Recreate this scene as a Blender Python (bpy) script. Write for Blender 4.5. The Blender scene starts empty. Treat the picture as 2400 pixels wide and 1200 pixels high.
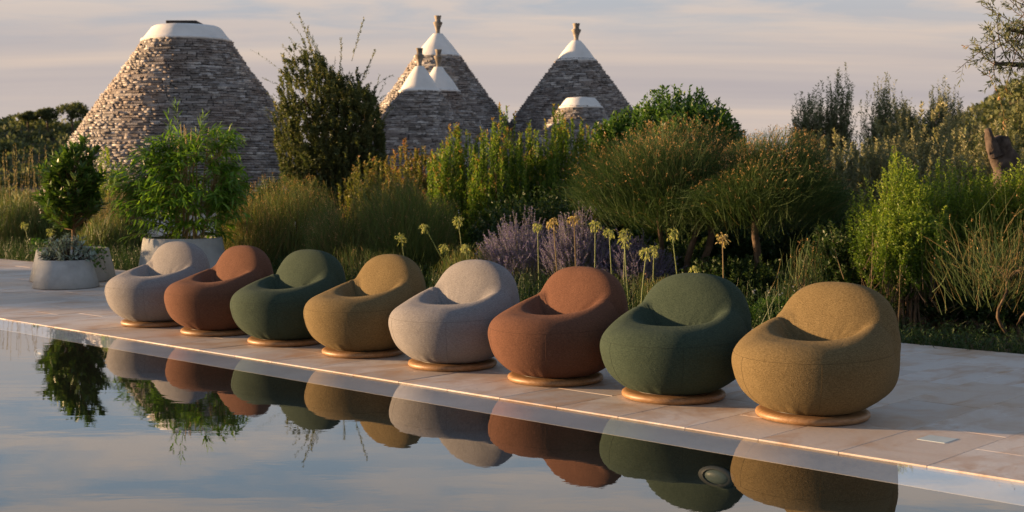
import bpy, bmesh, math, random
import numpy as np
from mathutils import Vector, Matrix

# ------------------------------------------------------------------ camera, sky, sun, exposure
sc = bpy.context.scene
COL = sc.collection
R = math.radians
CAM_H, PITCH, FPX = 1.345, R(3.53), 3080.0

cam = bpy.data.cameras.new('camera')
cam.sensor_width = 36.0
cam.lens = 36.0 * FPX / 2400.0
cam.clip_end = 3000
cam.dof.use_dof = True
cam.dof.focus_distance = 8.6
cam.dof.aperture_fstop = 4.5
camo = bpy.data.objects.new('camera', cam)
camo.location = (0, 0, CAM_H)
camo.rotation_euler = (R(90) - PITCH, 0, 0)
COL.objects.link(camo)
sc.camera = camo

SUN_AZ, SUN_EL = R(-80), R(5.2)          # azimuth from +Y (the view), negative = left
sun_dir = Vector((math.sin(SUN_AZ) * math.cos(SUN_EL), math.cos(SUN_AZ) * math.cos(SUN_EL), math.sin(SUN_EL)))
sl = bpy.data.lights.new('sun', 'SUN')
sl.energy = 5.0
sl.angle = R(1.4)
sl.color = (1.0, 0.62, 0.31)
slo = bpy.data.objects.new('sun', sl)
slo.rotation_euler = sun_dir.to_track_quat('Z', 'Y').to_euler()
COL.objects.link(slo)

world = bpy.data.worlds.new('World')
sc.world = world
world.use_nodes = True


class NT:
    """small helper round a node tree"""
    def __init__(s, tree):
        s.t = tree
        s.n = tree.nodes
        s.n.clear()

    def node(s, kind, **kw):
        nd = s.n.new(kind)
        for k, v in kw.items():
            if k.startswith('i_'):
                key = k[2:]
                key = int(key) if key.isdigit() else key.replace('_', ' ')
                sock = nd.inputs[key]
                if isinstance(v, bpy.types.NodeSocket):
                    s.t.links.new(v, sock)
                else:
                    sock.default_value = v
            else:
                setattr(nd, k, v)
        return nd

    def link(s, a, b):
        s.t.links.new(a, b)

    def math(s, op, a, b=0.0, c=0.0, clamp=False):
        nd = s.n.new('ShaderNodeMath')
        nd.operation = op
        nd.use_clamp = clamp
        for i, v in enumerate((a, b, c)):
            if isinstance(v, bpy.types.NodeSocket):
                s.t.links.new(v, nd.inputs[i])
            else:
                nd.inputs[i].default_value = v
        return nd.outputs[0]

    def mix(s, fac, a, b, blend='MIX'):
        nd = s.n.new('ShaderNodeMix')
        nd.data_type = 'RGBA'
        nd.blend_type = blend
        for sock, v in ((nd.inputs[0], fac), (nd.inputs[6], a), (nd.inputs[7], b)):
            if isinstance(v, bpy.types.NodeSocket):
                s.t.links.new(v, sock)
            elif isinstance(v, (tuple, list)):
                sock.default_value = (*v[:3], 1)
            else:
                sock.default_value = v
        return nd.outputs[2]

    def ramp(s, fac, stops, interp='LINEAR'):
        nd = s.n.new('ShaderNodeValToRGB')
        nd.color_ramp.interpolation = interp
        el = nd.color_ramp.elements
        while len(el) < len(stops):
            el.new(0.5)
        for e, (p, c) in zip(el, stops):
            e.position = p
            e.color = (*c, 1) if isinstance(c, (tuple, list)) else (c, c, c, 1)
        s.t.links.new(fac, nd.inputs[0])
        return nd.outputs[0]

    def noise(s, vec, scale, detail=4, rough=0.55, dist=0.0):
        nd = s.n.new('ShaderNodeTexNoise')
        nd.inputs['Scale'].default_value = scale
        nd.inputs['Detail'].default_value = detail
        nd.inputs['Roughness'].default_value = rough
        nd.inputs['Distortion'].default_value = dist
        if vec is not None:
            s.t.links.new(vec, nd.inputs['Vector'])
        return nd.outputs['Fac']

    def mapping(s, vec, scale=(1, 1, 1), loc=(0, 0, 0), rot=(0, 0, 0)):
        nd = s.n.new('ShaderNodeMapping')
        nd.inputs['Scale'].default_value = scale
        nd.inputs['Location'].default_value = loc
        nd.inputs['Rotation'].default_value = rot
        s.t.links.new(vec, nd.inputs['Vector'])
        return nd.outputs[0]


w = NT(world.node_tree)
sky = w.node('ShaderNodeTexSky', sky_type='NISHITA', sun_disc=False, sun_elevation=SUN_EL, sun_rotation=SUN_AZ,
             altitude=0.0, air_density=1.3, dust_density=3.0, ozone_density=1.4)
tc = w.node('ShaderNodeTexCoord')
sep = w.node('ShaderNodeSeparateXYZ', i_0=tc.outputs['Generated'])
up = w.math('MAXIMUM', sep.outputs[2], 0.0)
den = w.math('ADD', up, 0.10)
px_ = w.math('DIVIDE', sep.outputs[0], den)
py_ = w.math('DIVIDE', sep.outputs[1], den)
plane = w.node('ShaderNodeCombineXYZ', i_0=px_, i_1=py_, i_2=0.0)
# thin veil of high cloud all over, thicker and peach-lit in patches
n1 = w.noise(w.mapping(plane.outputs[0], (1.5, 2.6, 1), (3.1, 1.7, 0), (0, 0, R(12))), 1.0, 7, 0.58, 0.4)
n2 = w.noise(w.mapping(plane.outputs[0], (0.16, 0.9, 1), (9.0, 4.0, 0), (0, 0, R(-6))), 1.0, 5, 0.55, 0.2)
lowhaze = w.ramp(up, [(0.05, 1.0), (0.19, 0.0)], 'EASE')
patch = w.ramp(n1, [(0.42, 0.0), (0.60, 1.0)])
bands = w.ramp(n2, [(0.34, (3.15, 2.80, 2.80)), (0.50, (3.62, 3.14, 2.95)), (0.64, (4.45, 3.62, 3.06))])
fade = w.ramp(up, [(0.20, 1.0), (0.50, 0.0)], 'EASE')          # dusk: the sky darkens towards the zenith
deep = w.mix(fade, (1.05, 1.62, 2.50), (2.75, 3.45, 4.15))
base = w.mix(0.9, sky.outputs[0], deep)
cloud = w.mix(fade, (1.8, 1.95, 2.3), (5.3, 4.4, 3.7))
skyc = w.mix(w.math('MULTIPLY', patch, 0.85), base, cloud)
skyc = w.mix(w.math('MULTIPLY', lowhaze, 1.15, clamp=True), skyc, bands)
bg = w.node('ShaderNodeBackground', i_Color=skyc, i_Strength=0.06)
wo = w.node('ShaderNodeOutputWorld', i_0=bg.outputs[0])

vs = sc.view_settings
vs.view_transform = 'Standard'
vs.look = 'None'
vs.gamma = 1
vs.exposure = 1.38
vs.use_curve_mapping = False
sc.cycles.use_denoising = True
sc.cycles.caustics_reflective = False
sc.cycles.caustics_refractive = True
sc.cycles.max_bounces = 10
sc.cycles.transparent_max_bounces = 8
sc.cycles.sample_clamp_indirect = 4.0

# ------------------------------------------------------------------ geometry helpers
# deck frame: U runs along the row of chairs (to the far left), B away from the pool
UX, UY = -0.7307, 0.6827
BX, BY = 0.6827, 0.7307
ROW_ANG = math.atan2(BY, BX)


def ab(a, b, z=0.0):
    return Vector((a * UX + b * BX, a * UY + b * BY, z))


def at(px, py, Y):
    """world point at depth Y seen at photo pixel (px, py): used to read real positions off the photo"""
    u, v = (px - 1200) / FPX, (600 - py) / FPX
    d = Vector((u, math.cos(PITCH) + v * math.sin(PITCH), -math.sin(PITCH) + v * math.cos(PITCH)))
    return Vector((0, 0, CAM_H)) + d * (Y / d.y)


def gx(px, Y):
    """ground X for a plant at depth Y under pixel column px"""
    return (px - 1200) / FPX * Y * 1.004


def tag(o, label=None, cat=None, group=None, kind=None):
    if label: o['label'] = label
    if cat: o['category'] = cat
    if group: o['group'] = group
    if kind: o['kind'] = kind
    return o


def empty(name, loc=(0, 0, 0), rz=0.0):
    o = bpy.data.objects.new(name, None)
    o.location = loc
    o.rotation_euler = (0, 0, rz)
    o.empty_display_size = 0.1
    COL.objects.link(o)
    return o


def obj(name, me, mat=None, parent=None, loc=(0, 0, 0), rot=(0, 0, 0)):
    o = bpy.data.objects.new(name, me)
    o.location = loc
    o.rotation_euler = rot
    if mat is not None and len(me.materials) == 0:
        me.materials.append(mat)
    if parent is not None:
        o.parent = parent
    COL.objects.link(o)
    return o


def np_mesh(name, V, F, tint=None, smooth=False):
    """mesh from numpy vertices and a (n, k) face array"""
    V = np.ascontiguousarray(V, dtype=np.float32)
    F = np.ascontiguousarray(F, dtype=np.int32)
    me = bpy.data.meshes.new(name)
    nf, k = F.shape
    me.vertices.add(len(V))
    me.vertices.foreach_set('co', V.ravel())
    me.loops.add(nf * k)
    me.loops.foreach_set('vertex_index', F.ravel())
    me.polygons.add(nf)
    me.polygons.foreach_set('loop_start', np.arange(0, nf * k, k, dtype=np.int32))
    if smooth:
        me.polygons.foreach_set('use_smooth', np.ones(nf, dtype=bool))
    me.update(calc_edges=True)
    if tint is not None:
        at_ = me.attributes.new('tint', 'FLOAT', 'POINT')
        at_.data.foreach_set('value', np.ascontiguousarray(tint, dtype=np.float32))
    return me


def bm_mesh(name, bm, smooth=False):
    me = bpy.data.meshes.new(name)
    bmesh.ops.recalc_face_normals(bm, faces=bm.faces)
    bm.to_mesh(me)
    bm.free()
    if smooth:
        me.polygons.foreach_set('use_smooth', np.ones(len(me.polygons), dtype=bool))
    return me


def box_bm(sx, sy, sz, bev=0.0, center=(0, 0, 0), bm=None):
    bm = bm or bmesh.new()
    r = bmesh.ops.create_cube(bm, size=1.0)
    for v in r['verts']:
        v.co = Vector((v.co.x * sx + center[0], v.co.y * sy + center[1], v.co.z * sz + center[2]))
    if bev > 0:
        bmesh.ops.bevel(bm, geom=list(bm.edges), offset=bev, segments=1, affect='EDGES')
    return bm


def lathe(name, prof, n=48, smooth=True, jitter=0.0, seed=0):
    """revolve (r, z) points about Z; r = 0 ends are closed by tiny rings"""
    prof = np.array(prof, dtype=float)
    k = len(prof)
    ph = np.linspace(0, 2 * np.pi, n, endpoint=False)
    r = np.maximum(prof[:, 0], 1e-4)
    rr = r[None, :] * np.ones((n, 1))
    if jitter:
        g = np.random.default_rng(seed)
        rr = rr * (1 + g.normal(0, jitter, rr.shape))
    V = np.stack([rr * np.cos(ph)[:, None], rr * np.sin(ph)[:, None], np.broadcast_to(prof[:, 1], rr.shape)], -1).reshape(-1, 3)
    i, j = np.meshgrid(np.arange(n), np.arange(k - 1), indexing='ij')
    i2 = (i + 1) % n
    F = np.stack([i * k + j, i2 * k + j, i2 * k + j + 1, i * k + j + 1], -1).reshape(-1, 4)
    return np_mesh(name, V, F, smooth=smooth)


def unit(v):
    return v / np.maximum(np.linalg.norm(v, axis=-1, keepdims=True), 1e-9)


def leaf_arrays(P, D, L, W, tint, g, fold=0.2, droop=0.0):
    n = len(P)
    D = unit(D)
    S = unit(np.cross(D, g.normal(size=(n, 3)) * 0.8 + np.array([0, 0, 1.0])))
    N = np.cross(S, D)
    L = np.broadcast_to(L, n)[:, None]
    W = np.broadcast_to(W, n)[:, None]
    mid = P + D * L * 0.45
    tip = P + D * L - np.array([0, 0, 1.0]) * L * droop
    V = np.stack([P, mid + S * W * 0.5 + N * W * fold, tip, mid - S * W * 0.5 + N * W * fold], 1).reshape(-1, 3)
    F = np.arange(4 * n).reshape(n, 4)
    return V, F, np.repeat(tint, 4)


def ribbon_arrays(C, wid, tint, g, taper=0.75):
    n, k, _ = C.shape
    D = unit(C[:, -1] - C[:, 0])
    S = unit(np.cross(D, g.normal(size=(n, 3))))
    t = np.linspace(0, 1, k)
    ww = np.broadcast_to(wid, n)[:, None] * (1 - taper * t)[None, :] * 0.5
    A = C + S[:, None, :] * ww[..., None]
    Bv = C - S[:, None, :] * ww[..., None]
    V = np.stack([A, Bv], 2).reshape(-1, 3)
    i, j = np.meshgrid(np.arange(n), np.arange(k - 1), indexing='ij')
    b0 = (i * k + j) * 2
    F = np.stack([b0, b0 + 1, b0 + 3, b0 + 2], -1).reshape(-1, 4)
    return V, F, np.repeat(tint, 2 * k)


def tube_arrays(C, rad, taper=0.6, m=5):
    """C (n, k, 3) curves -> m-sided tubes"""
    n, k, _ = C.shape
    T = np.gradient(C, axis=1)
    T = unit(T)
    ref = np.where(np.abs(T[..., 2:3]) > 0.9, np.array([1.0, 0, 0]), np.array([0, 0, 1.0]))
    S = unit(np.cross(T, ref))
    N = np.cross(T, S)
    t = np.linspace(0, 1, k)
    rr = np.broadcast_to(rad, n)[:, None] * (1 - taper * t)[None, :]
    ph = np.linspace(0, 2 * np.pi, m, endpoint=False)
    V = C[:, :, None, :] + rr[:, :, None, None] * (S[:, :, None, :] * np.cos(ph)[None, None, :, None] + N[:, :, None, :] * np.sin(ph)[None, None, :, None])
    V = V.reshape(-1, 3)
    i, j, q = np.meshgrid(np.arange(n), np.arange(k - 1), np.arange(m), indexing='ij')
    q2 = (q + 1) % m
    b0 = (i * k + j) * m
    F = np.stack([b0 + q, b0 + q2, b0 + m + q2, b0 + m + q], -1).reshape(-1, 4)
    return V, F


def join_arrays(parts):
    Vs, Fs, Ts, off = [], [], [], 0
    for p in parts:
        Vs.append(p[0])
        Fs.append(p[1] + off)
        Ts.append(p[2] if len(p) > 2 else np.zeros(len(p[0])))
        off += len(p[0])
    return np.concatenate(Vs), np.concatenate(Fs), np.concatenate(Ts)


def bez(S, M, T, k):
    t = np.linspace(0, 1, k)[None, :, None]
    return (1 - t) ** 2 * S[:, None] + 2 * t * (1 - t) * M[:, None] + t ** 2 * T[:, None]


def along(C, t):
    """points and tangents on curves C (n,k,3) at parameters t (n,m)"""
    n, k, _ = C.shape
    x = np.clip(t, 0, 0.9999) * (k - 1)
    i = x.astype(int)
    f = (x - i)[..., None]
    idx = np.arange(n)[:, None]
    a, b = C[idx, i], C[idx, i + 1]
    return a + (b - a) * f, unit(b - a)


# ------------------------------------------------------------------ materials
def new_mat(name):
    m = bpy.data.materials.new(name)
    m.use_nodes = True
    return m, NT(m.node_tree)


def finish(nt, shader, disp=None):
    nt.node('ShaderNodeOutputMaterial', i_0=shader)


def plain(name, colr, rough=0.7, var=0.12, scale=8.0, bump=0.0, bscale=60.0, spec=0.3, metal=0.0):
    m, nt = new_mat(name)
    tc = nt.node('ShaderNodeTexCoord')
    nz = nt.noise(tc.outputs['Object'], scale, 5)
    dark = tuple(c * (1 - var) for c in colr)
    lite = tuple(min(1, c * (1 + var)) for c in colr)
    cl = nt.ramp(nz, [(0.3, dark), (0.7, lite)])
    p = nt.node('ShaderNodeBsdfPrincipled', i_Base_Color=cl, i_Roughness=rough, i_Metallic=metal)
    p.inputs['Specular IOR Level'].default_value = spec
    if bump:
        b = nt.node('ShaderNodeBump', i_Strength=bump, i_Distance=0.01, i_Height=nt.noise(tc.outputs['Object'], bscale, 4))
        nt.link(b.outputs[0], p.inputs['Normal'])
    finish(nt, p.outputs[0])
    return m


def leaf_mat(name, stops, trans=0.35, rough=0.5, spec=0.35, tcol=(1.15, 1.25, 0.6), gain=1.7):
    m, nt = new_mat(name)
    a = nt.node('ShaderNodeAttribute', attribute_name='tint')
    oi = nt.node('ShaderNodeObjectInfo')
    v = nt.math('ADD', a.outputs['Fac'], nt.math('MULTIPLY', nt.math('SUBTRACT', oi.outputs['Random'], 0.5), 0.18), clamp=True)
    cl = nt.ramp(v, [(s_, tuple(x * gain for x in c_)) for s_, c_ in stops])
    p = nt.node('ShaderNodeBsdfPrincipled', i_Base_Color=cl, i_Roughness=rough)
    p.inputs['Specular IOR Level'].default_value = spec
    tr = nt.node('ShaderNodeBsdfTranslucent', i_Color=nt.mix(1.0, cl, tcol, 'MULTIPLY'))
    mx = nt.node('ShaderNodeMixShader', i_0=trans, i_1=p.outputs[0], i_2=tr.outputs[0])
    finish(nt, mx.outputs[0])
    return m


def fabric_mat(name, c1, c2):
    m, nt = new_mat(name)
    tc = nt.node('ShaderNodeTexCoord')
    ow = tc.outputs['Object']
    fine = nt.noise(ow, 190, 2, 0.6)
    weft = nt.noise(nt.mapping(ow, (70, 70, 330)), 1.0, 2, 0.5)
    big = nt.noise(ow, 5, 3)
    f = nt.math('ADD', nt.math('MULTIPLY', fine, 0.55), nt.math('MULTIPLY', weft, 0.45))
    cl = nt.ramp(f, [(0.36, c1), (0.64, c2)])
    cl = nt.mix(nt.math('MULTIPLY', nt.ramp(big, [(0.35, 0.0), (0.7, 1.0)]), 0.22), cl, tuple(c * 0.75 for c in c1))
    p = nt.node('ShaderNodeBsdfPrincipled', i_Base_Color=cl, i_Roughness=0.95)
    p.inputs['Specular IOR Level'].default_value = 0.12
    p.inputs['Sheen Weight'].default_value = 0.25
    p.inputs['Sheen Roughness'].default_value = 0.6
    p.inputs['Sheen Tint'].default_value = (*c2, 1)
    b1 = nt.node('ShaderNodeBump', i_Strength=0.75, i_Distance=0.004, i_Height=f)
    b2 = nt.node('ShaderNodeBump', i_Strength=0.16, i_Distance=0.02, i_Height=nt.noise(nt.mapping(ow, (1.3, 1.3, 0.8)), 8, 4, 0.55, 0.8))
    nt.link(b2.outputs[0], b1.inputs['Normal'])
    nt.link(b1.outputs[0], p.inputs['Normal'])
    finish(nt, p.outputs[0])
    return m


def wood_mat(name):
    m, nt = new_mat(name)
    tc = nt.node('ShaderNodeTexCoord')
    oi = nt.node('ShaderNodeObjectInfo')
    off = nt.node('ShaderNodeVectorMath', operation='ADD', i_0=tc.outputs['Object'])
    nt.link(oi.outputs['Random'], off.inputs[1])
    g1 = nt.noise(nt.mapping(off.outputs[0], (9, 90, 60)), 1.0, 5, 0.6, 0.6)
    g2 = nt.noise(off.outputs[0], 9, 3)
    cl = nt.ramp(g1, [(0.3, (0.17, 0.088, 0.038)), (0.5, (0.27, 0.155, 0.072)), (0.72, (0.37, 0.225, 0.115))])
    cl = nt.mix(nt.math('MULTIPLY', g2, 0.35), cl, (0.30, 0.17, 0.08))
    p = nt.node('ShaderNodeBsdfPrincipled', i_Base_Color=cl, i_Roughness=0.5)
    b = nt.node('ShaderNodeBump', i_Strength=0.2, i_Distance=0.004, i_Height=g1)
    nt.link(b.outputs[0], p.inputs['Normal'])
    finish(nt, p.outputs[0])
    return m


def slab_mat(name):
    """pale honed limestone with ochre iron stains"""
    m, nt = new_mat(name)
    tc = nt.node('ShaderNodeTexCoord')
    oi = nt.node('ShaderNodeObjectInfo')
    geo = nt.node('ShaderNodeNewGeometry')
    rnd = nt.math('MULTIPLY', oi.outputs['Random'], 37.0)
    comb = nt.node('ShaderNodeCombineXYZ', i_0=rnd, i_1=nt.math('MULTIPLY', rnd, 1.7), i_2=rnd)
    vec = nt.node('ShaderNodeVectorMath', operation='ADD', i_0=tc.outputs['Object'], i_1=comb.outputs[0]).outputs[0]
    streak = nt.noise(nt.mapping(vec, (3.2, 1.5, 1)), 1.0, 6, 0.62, 1.2)
    cloud = nt.noise(geo.outputs['Position'], 1.1, 6, 0.66, 1.0)
    grain = nt.noise(vec, 45, 4, 0.6)
    c0 = nt.ramp(oi.outputs['Random'], [(0.0, (0.52, 0.46, 0.415)), (0.35, (0.64, 0.585, 0.545)), (0.7, (0.69, 0.635, 0.59)), (1.0, (0.60, 0.505, 0.43))])
    c1 = nt.mix(nt.math('MULTIPLY', nt.ramp(streak, [(0.50, 0.0), (0.72, 1.0)]), 0.8), c0, (0.47, 0.27, 0.14))
    c2 = nt.mix(nt.math('MULTIPLY', nt.ramp(cloud, [(0.48, 0.0), (0.66, 1.0)]), 0.62), c1, (0.50, 0.33, 0.21))
    c3 = nt.mix(nt.math('MULTIPLY', nt.ramp(grain, [(0.25, 1.0), (0.5, 0.0)]), 0.25), c2, (0.42, 0.36, 0.31))
    c3 = nt.mix(nt.ramp(nt.noise(vec, 16, 2, 0.5), [(0.205, 0.75), (0.235, 0.0)]), c3, (0.16, 0.10, 0.06))
    rg = nt.ramp(cloud, [(0.35, 0.62), (0.7, 0.42)])
    p = nt.node('ShaderNodeBsdfPrincipled', i_Base_Color=c3, i_Roughness=rg)
    p.inputs['Specular IOR Level'].default_value = 0.35
    b = nt.node('ShaderNodeBump', i_Strength=0.25, i_Distance=0.004, i_Height=nt.noise(vec, 22, 6, 0.65))
    nt.link(b.outputs[0], p.inputs['Normal'])
    finish(nt, p.outputs[0])
    return m


def roof_stone_mat(name):
    m, nt = new_mat(name)
    tc = nt.node('ShaderNodeTexCoord')
    oi = nt.node('ShaderNodeObjectInfo')
    geo = nt.node('ShaderNodeNewGeometry')
    r = nt.math('FRACT', nt.math('ADD', nt.math('MULTIPLY', oi.outputs['Random'], 7.31), geo.outputs['Random Per Island']))
    cl = nt.ramp(r, [(0.0, (0.20, 0.195, 0.195)), (0.22, (0.32, 0.31, 0.31)), (0.45, (0.40, 0.37, 0.355)), (0.62, (0.36, 0.355, 0.365)),
                     (0.85, (0.56, 0.55, 0.55)), (1.0, (0.74, 0.73, 0.72))])
    pos = geo.outputs['Position']
    lich = nt.noise(pos, 7, 5, 0.65)
    big = nt.noise(pos, 0.7, 3, 0.5)
    cl = nt.mix(nt.math('MULTIPLY', nt.ramp(lich, [(0.42, 0.0), (0.66, 1.0)]), 0.6), cl, (0.13, 0.12, 0.115))
    cl = nt.mix(nt.math('MULTIPLY', nt.ramp(big, [(0.45, 0.0), (0.65, 1.0)]), 0.4), cl, (0.27, 0.21, 0.185))
    cl = nt.mix(nt.math('MULTIPLY', nt.ramp(nt.noise(pos, 16, 3, 0.6), [(0.58, 0.0), (0.72, 1.0)]), 0.5), cl, (0.60, 0.58, 0.55))
    p = nt.node('ShaderNodeBsdfPrincipled', i_Base_Color=cl, i_Roughness=0.92)
    p.inputs['Specular IOR Level'].default_value = 0.15
    b = nt.node('ShaderNodeBump', i_Strength=0.8, i_Distance=0.03, i_Height=nt.noise(pos, 24, 5, 0.7))
    nt.link(b.outputs[0], p.inputs['Normal'])
    finish(nt, p.outputs[0])
    return m


def water_mat(name):
    m, nt = new_mat(name)
    geo = nt.node('ShaderNodeNewGeometry')
    v = nt.mapping(geo.outputs['Position'], (1.0, 2.2, 1), (0, 0, 0), (0, 0, R(-10)))
    h = nt.math('ADD', nt.noise(v, 2.2, 3, 0.5, 0.3), nt.math('MULTIPLY', nt.noise(v, 9, 3, 0.5), 0.12))
    calm = nt.ramp(nt.noise(geo.outputs['Position'], 0.35, 2), [(0.38, 0.25), (0.62, 1.0)])
    b = nt.node('ShaderNodeBump', i_Strength=1.0, i_Distance=0.0007, i_Height=nt.math('MULTIPLY', h, calm))
    dt = nt.node('ShaderNodeVectorMath', operation='DOT_PRODUCT', i_0=geo.outputs['Incoming'], i_1=geo.outputs['Normal'])
    c1 = nt.math('SUBTRACT', 1.0, nt.math('ABSOLUTE', dt.outputs['Value']), clamp=True)
    fac = nt.math('MULTIPLY_ADD', nt.math('POWER', c1, 4.0), 0.78, 0.13, clamp=True)      # Schlick-like reflectance
    gl = nt.node('ShaderNodeBsdfGlossy', i_Color=(0.97, 0.98, 1, 1), i_Roughness=0.0, i_Normal=b.outputs[0])
    tr = nt.node('ShaderNodeBsdfTransparent', i_Color=(0.97, 0.985, 0.99, 1))
    mx = nt.node('ShaderNodeMixShader', i_0=fac, i_1=tr.outputs[0], i_2=gl.outputs[0])
    finish(nt, mx.outputs[0])
    return m


M = {}
M['slab'] = slab_mat('slab_limestone')
M['grout'] = plain('grout', (0.30, 0.25, 0.21), 0.9, 0.2, 30)
M['ledge'] = plain('pool_ledge_stone', (0.88, 0.87, 0.86), 0.7, 0.10, 3.0, 0.2, 30)
M['pool_dark'] = plain('pool_dark_lining', (0.005, 0.008, 0.010), 0.9, 0.3, 4.0, spec=0.03)
M['water'] = water_mat('water')
M['soil'] = plain('soil', (0.10, 0.062, 0.038), 0.95, 0.45, 3.0, 0.8, 14)
M['field'] = plain('dry_field', (0.085, 0.078, 0.040), 0.95, 0.4, 0.25, 0.8, 2)
M['wood'] = wood_mat('oak')
M['black'] = plain('black_metal', (0.012, 0.012, 0.012), 0.5, 0.1)
M['roof_stone'] = roof_stone_mat('roof_stone')
M['roof_core'] = plain('roof_infill', (0.055, 0.05, 0.048), 0.95, 0.3, 6)
M['plaster'] = plain('lime_plaster', (0.76, 0.76, 0.75), 0.85, 0.09, 2.2, 0.5, 7, 0.15)
M['finial'] = plain('finial_stone', (0.30, 0.265, 0.22), 0.9, 0.5, 7.0, 0.6, 25, 0.15)
M['lid'] = plain('dark_slab', (0.05, 0.042, 0.04), 0.85, 0.3)
M['pot'] = plain('fibre_cement', (0.37, 0.39, 0.40), 0.75, 0.16, 6.0, 0.35, 35, 0.25)
M['lens'] = plain('pool_light_lens', (0.16, 0.22, 0.21), 0.4, 0.1)
M['lens_ring'] = plain('pool_light_ring', (0.10, 0.11, 0.11), 0.5, 0.1)
M['glass_tile'] = plain('pale_tile', (0.52, 0.60, 0.62), 0.4, 0.05)
M['bark'] = plain('bark', (0.115, 0.085, 0.06), 0.95, 0.45, 9, 0.9, 30, 0.1)
M['bark_grey'] = plain('olive_bark', (0.10, 0.080, 0.068), 0.95, 0.5, 12, 1.0, 24, 0.1)
M['cane'] = plain('cane', (0.33, 0.24, 0.11), 0.6, 0.3, 12)
M['twig'] = plain('twig', (0.16, 0.10, 0.05), 0.9, 0.4, 20)

GREY = ((0.145, 0.144, 0.152), (0.272, 0.268, 0.278))
BROWN = ((0.082, 0.040, 0.027), (0.158, 0.079, 0.053))
GREEN = ((0.021, 0.036, 0.028), (0.054, 0.078, 0.056))
OCHRE = ((0.090, 0.066, 0.030), (0.195, 0.148, 0.076))
FAB = [fabric_mat('fabric_' + n, *c) for n, c in (('grey', GREY), ('brown', BROWN), ('green', GREEN), ('ochre', OCHRE))]
SEAM = [plain('thread_' + n, tuple(x * 0.85 for x in c[0]), 0.95, 0.1) for n, c in (('grey', GREY), ('brown', BROWN), ('green', GREEN), ('ochre', OCHRE))]

# ------------------------------------------------------------------ ground, deck, pool
EDGE, BACK = 5.70, 9.79            # pool edge and planted edge of the deck (b)
A0, A1 = -1.85, 25.45              # extent of the deck along the row (a)
WATER_Z = -0.0042


def quad_ab(name, a0, a1, b0, b1, z, mat, label=None):
    V = [ab(a0, b0, z), ab(a1, b0, z), ab(a1, b1, z), ab(a0, b1, z)]
    me = np_mesh(name, np.array([tuple(v) for v in V]), np.array([[0, 3, 2, 1]]))
    o = obj(name, me, mat)
    o['kind'] = 'structure'
    return o


def ground_mesh():
    g = np.random.default_rng(5)
    av = np.concatenate([-np.geomspace(900, 8, 12), np.linspace(-5, 40, 46), np.geomspace(45, 900, 14)])
    bv = np.concatenate([np.linspace(BACK - 0.03, 40, 46), np.geomspace(44, 1200, 16)])
    A, Bb = np.meshgrid(av, bv, indexing='ij')
    Z = -0.07 + 0.05 * np.sin(A * 1.3 + 2 * np.cos(Bb * 0.9)) * np.clip((Bb - BACK) / 2, 0, 1)
    Z -= np.clip((Bb - BACK - 4) / 30, 0, 1) * 0.25
    V = np.stack([A * UX + Bb * BX, A * UY + Bb * BY, Z], -1).reshape(-1, 3)
    n, k = A.shape
    i, j = np.meshgrid(np.arange(n - 1), np.arange(k - 1), indexing='ij')
    F = np.stack([i * k + j, i * k + j + 1, (i + 1) * k + j + 1, (i + 1) * k + j], -1).reshape(-1, 4)[:, ::-1]
    return np_mesh('ground', V, F, smooth=True)


tag(obj('ground', ground_mesh(), M['soil']), kind='structure')
quad_ab('ground_far_side', -900, 900, -900, -6.0, -0.08, M['field'])
quad_ab('ground_right', -900, A0 - 1.2, -6.0, BACK - 0.03, -0.08, M['field'])
quad_ab('ground_left', A1 + 0.4, 900, -6.0, BACK - 0.03, -0.08, M['field'])
POOL_A0, POOL_A1, POOL_B0 = -1.6, 19.0, 1.9
quad_ab('terrace_near', A0 - 1.2, A1 + 0.4, -6.0, POOL_B0, -0.004, M['slab'])
quad_ab('terrace_end', POOL_A1, A1 + 0.4, POOL_B0, EDGE, -0.004, M['slab'])
quad_ab('terrace_right_end', A0 - 1.2, POOL_A0, POOL_B0, EDGE, -0.004, M['slab'])

# deck bed with separate limestone slabs on it
deck = empty('deck')
deck['kind'] = 'structure'
bed = box_bm(A1 - A0 + 0.0, BACK - EDGE - 0.03, 0.20)
bo = obj('deck_bed', bm_mesh('deck_bed', bed), M['grout'], deck, ab((A0 + A1) / 2, (EDGE + BACK) / 2 + 0.014, -0.104), (0, 0, ROW_ANG + R(90)))
PITCH_A = 0.455
tile_cache = {}


def tile_mesh(l):
    key = round(l, 3)
    if key not in tile_cache:
        bm = box_bm(PITCH_A - 0.0035, l - 0.0035, 0.036)
        top = [e for e in bm.edges if all(v.co.z > 0 for v in e.verts)]
        bmesh.ops.bevel(bm, geom=top, offset=0.003, segments=1, affect='EDGES')
        tile_cache[key] = bm_mesh('tile', bm)
        tile_cache[key].materials.append(M['slab'])
    return tile_cache[key]


rt = random.Random(11)
for i in range(60):
    a = A0 + (i + 0.5) * PITCH_A
    cuts = [EDGE]
    first = (0.52, 0.91, 0.73)[i % 3]
    b = EDGE + first
    while b < BACK - 0.25:
        cuts.append(b)
        b += 0.91
    cuts.append(BACK)
    for b0, b1 in zip(cuts, cuts[1:]):
        o = obj('tile', tile_mesh(b1 - b0), None, deck, ab(a, (b0 + b1) / 2, -0.0175 + rt.uniform(-0.0012, 0.0012)),
                (rt.gauss(0, 0.0007), rt.gauss(0, 0.0007), ROW_ANG - R(90) + rt.choice((0, math.pi))))

# little pale square let into the paving beside the last chair
p = at(2196, 1035, 6.63)
sk = box_bm(0.15, 0.15, 0.004, 0.001)
tag(obj('skimmer_cover', bm_mesh('skimmer_cover', sk), M['glass_tile'], None, (p.x, p.y, 0.0002), (0, 0, ROW_ANG)),
    'small pale blue square cover let into the limestone paving at right', 'cover')

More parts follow.
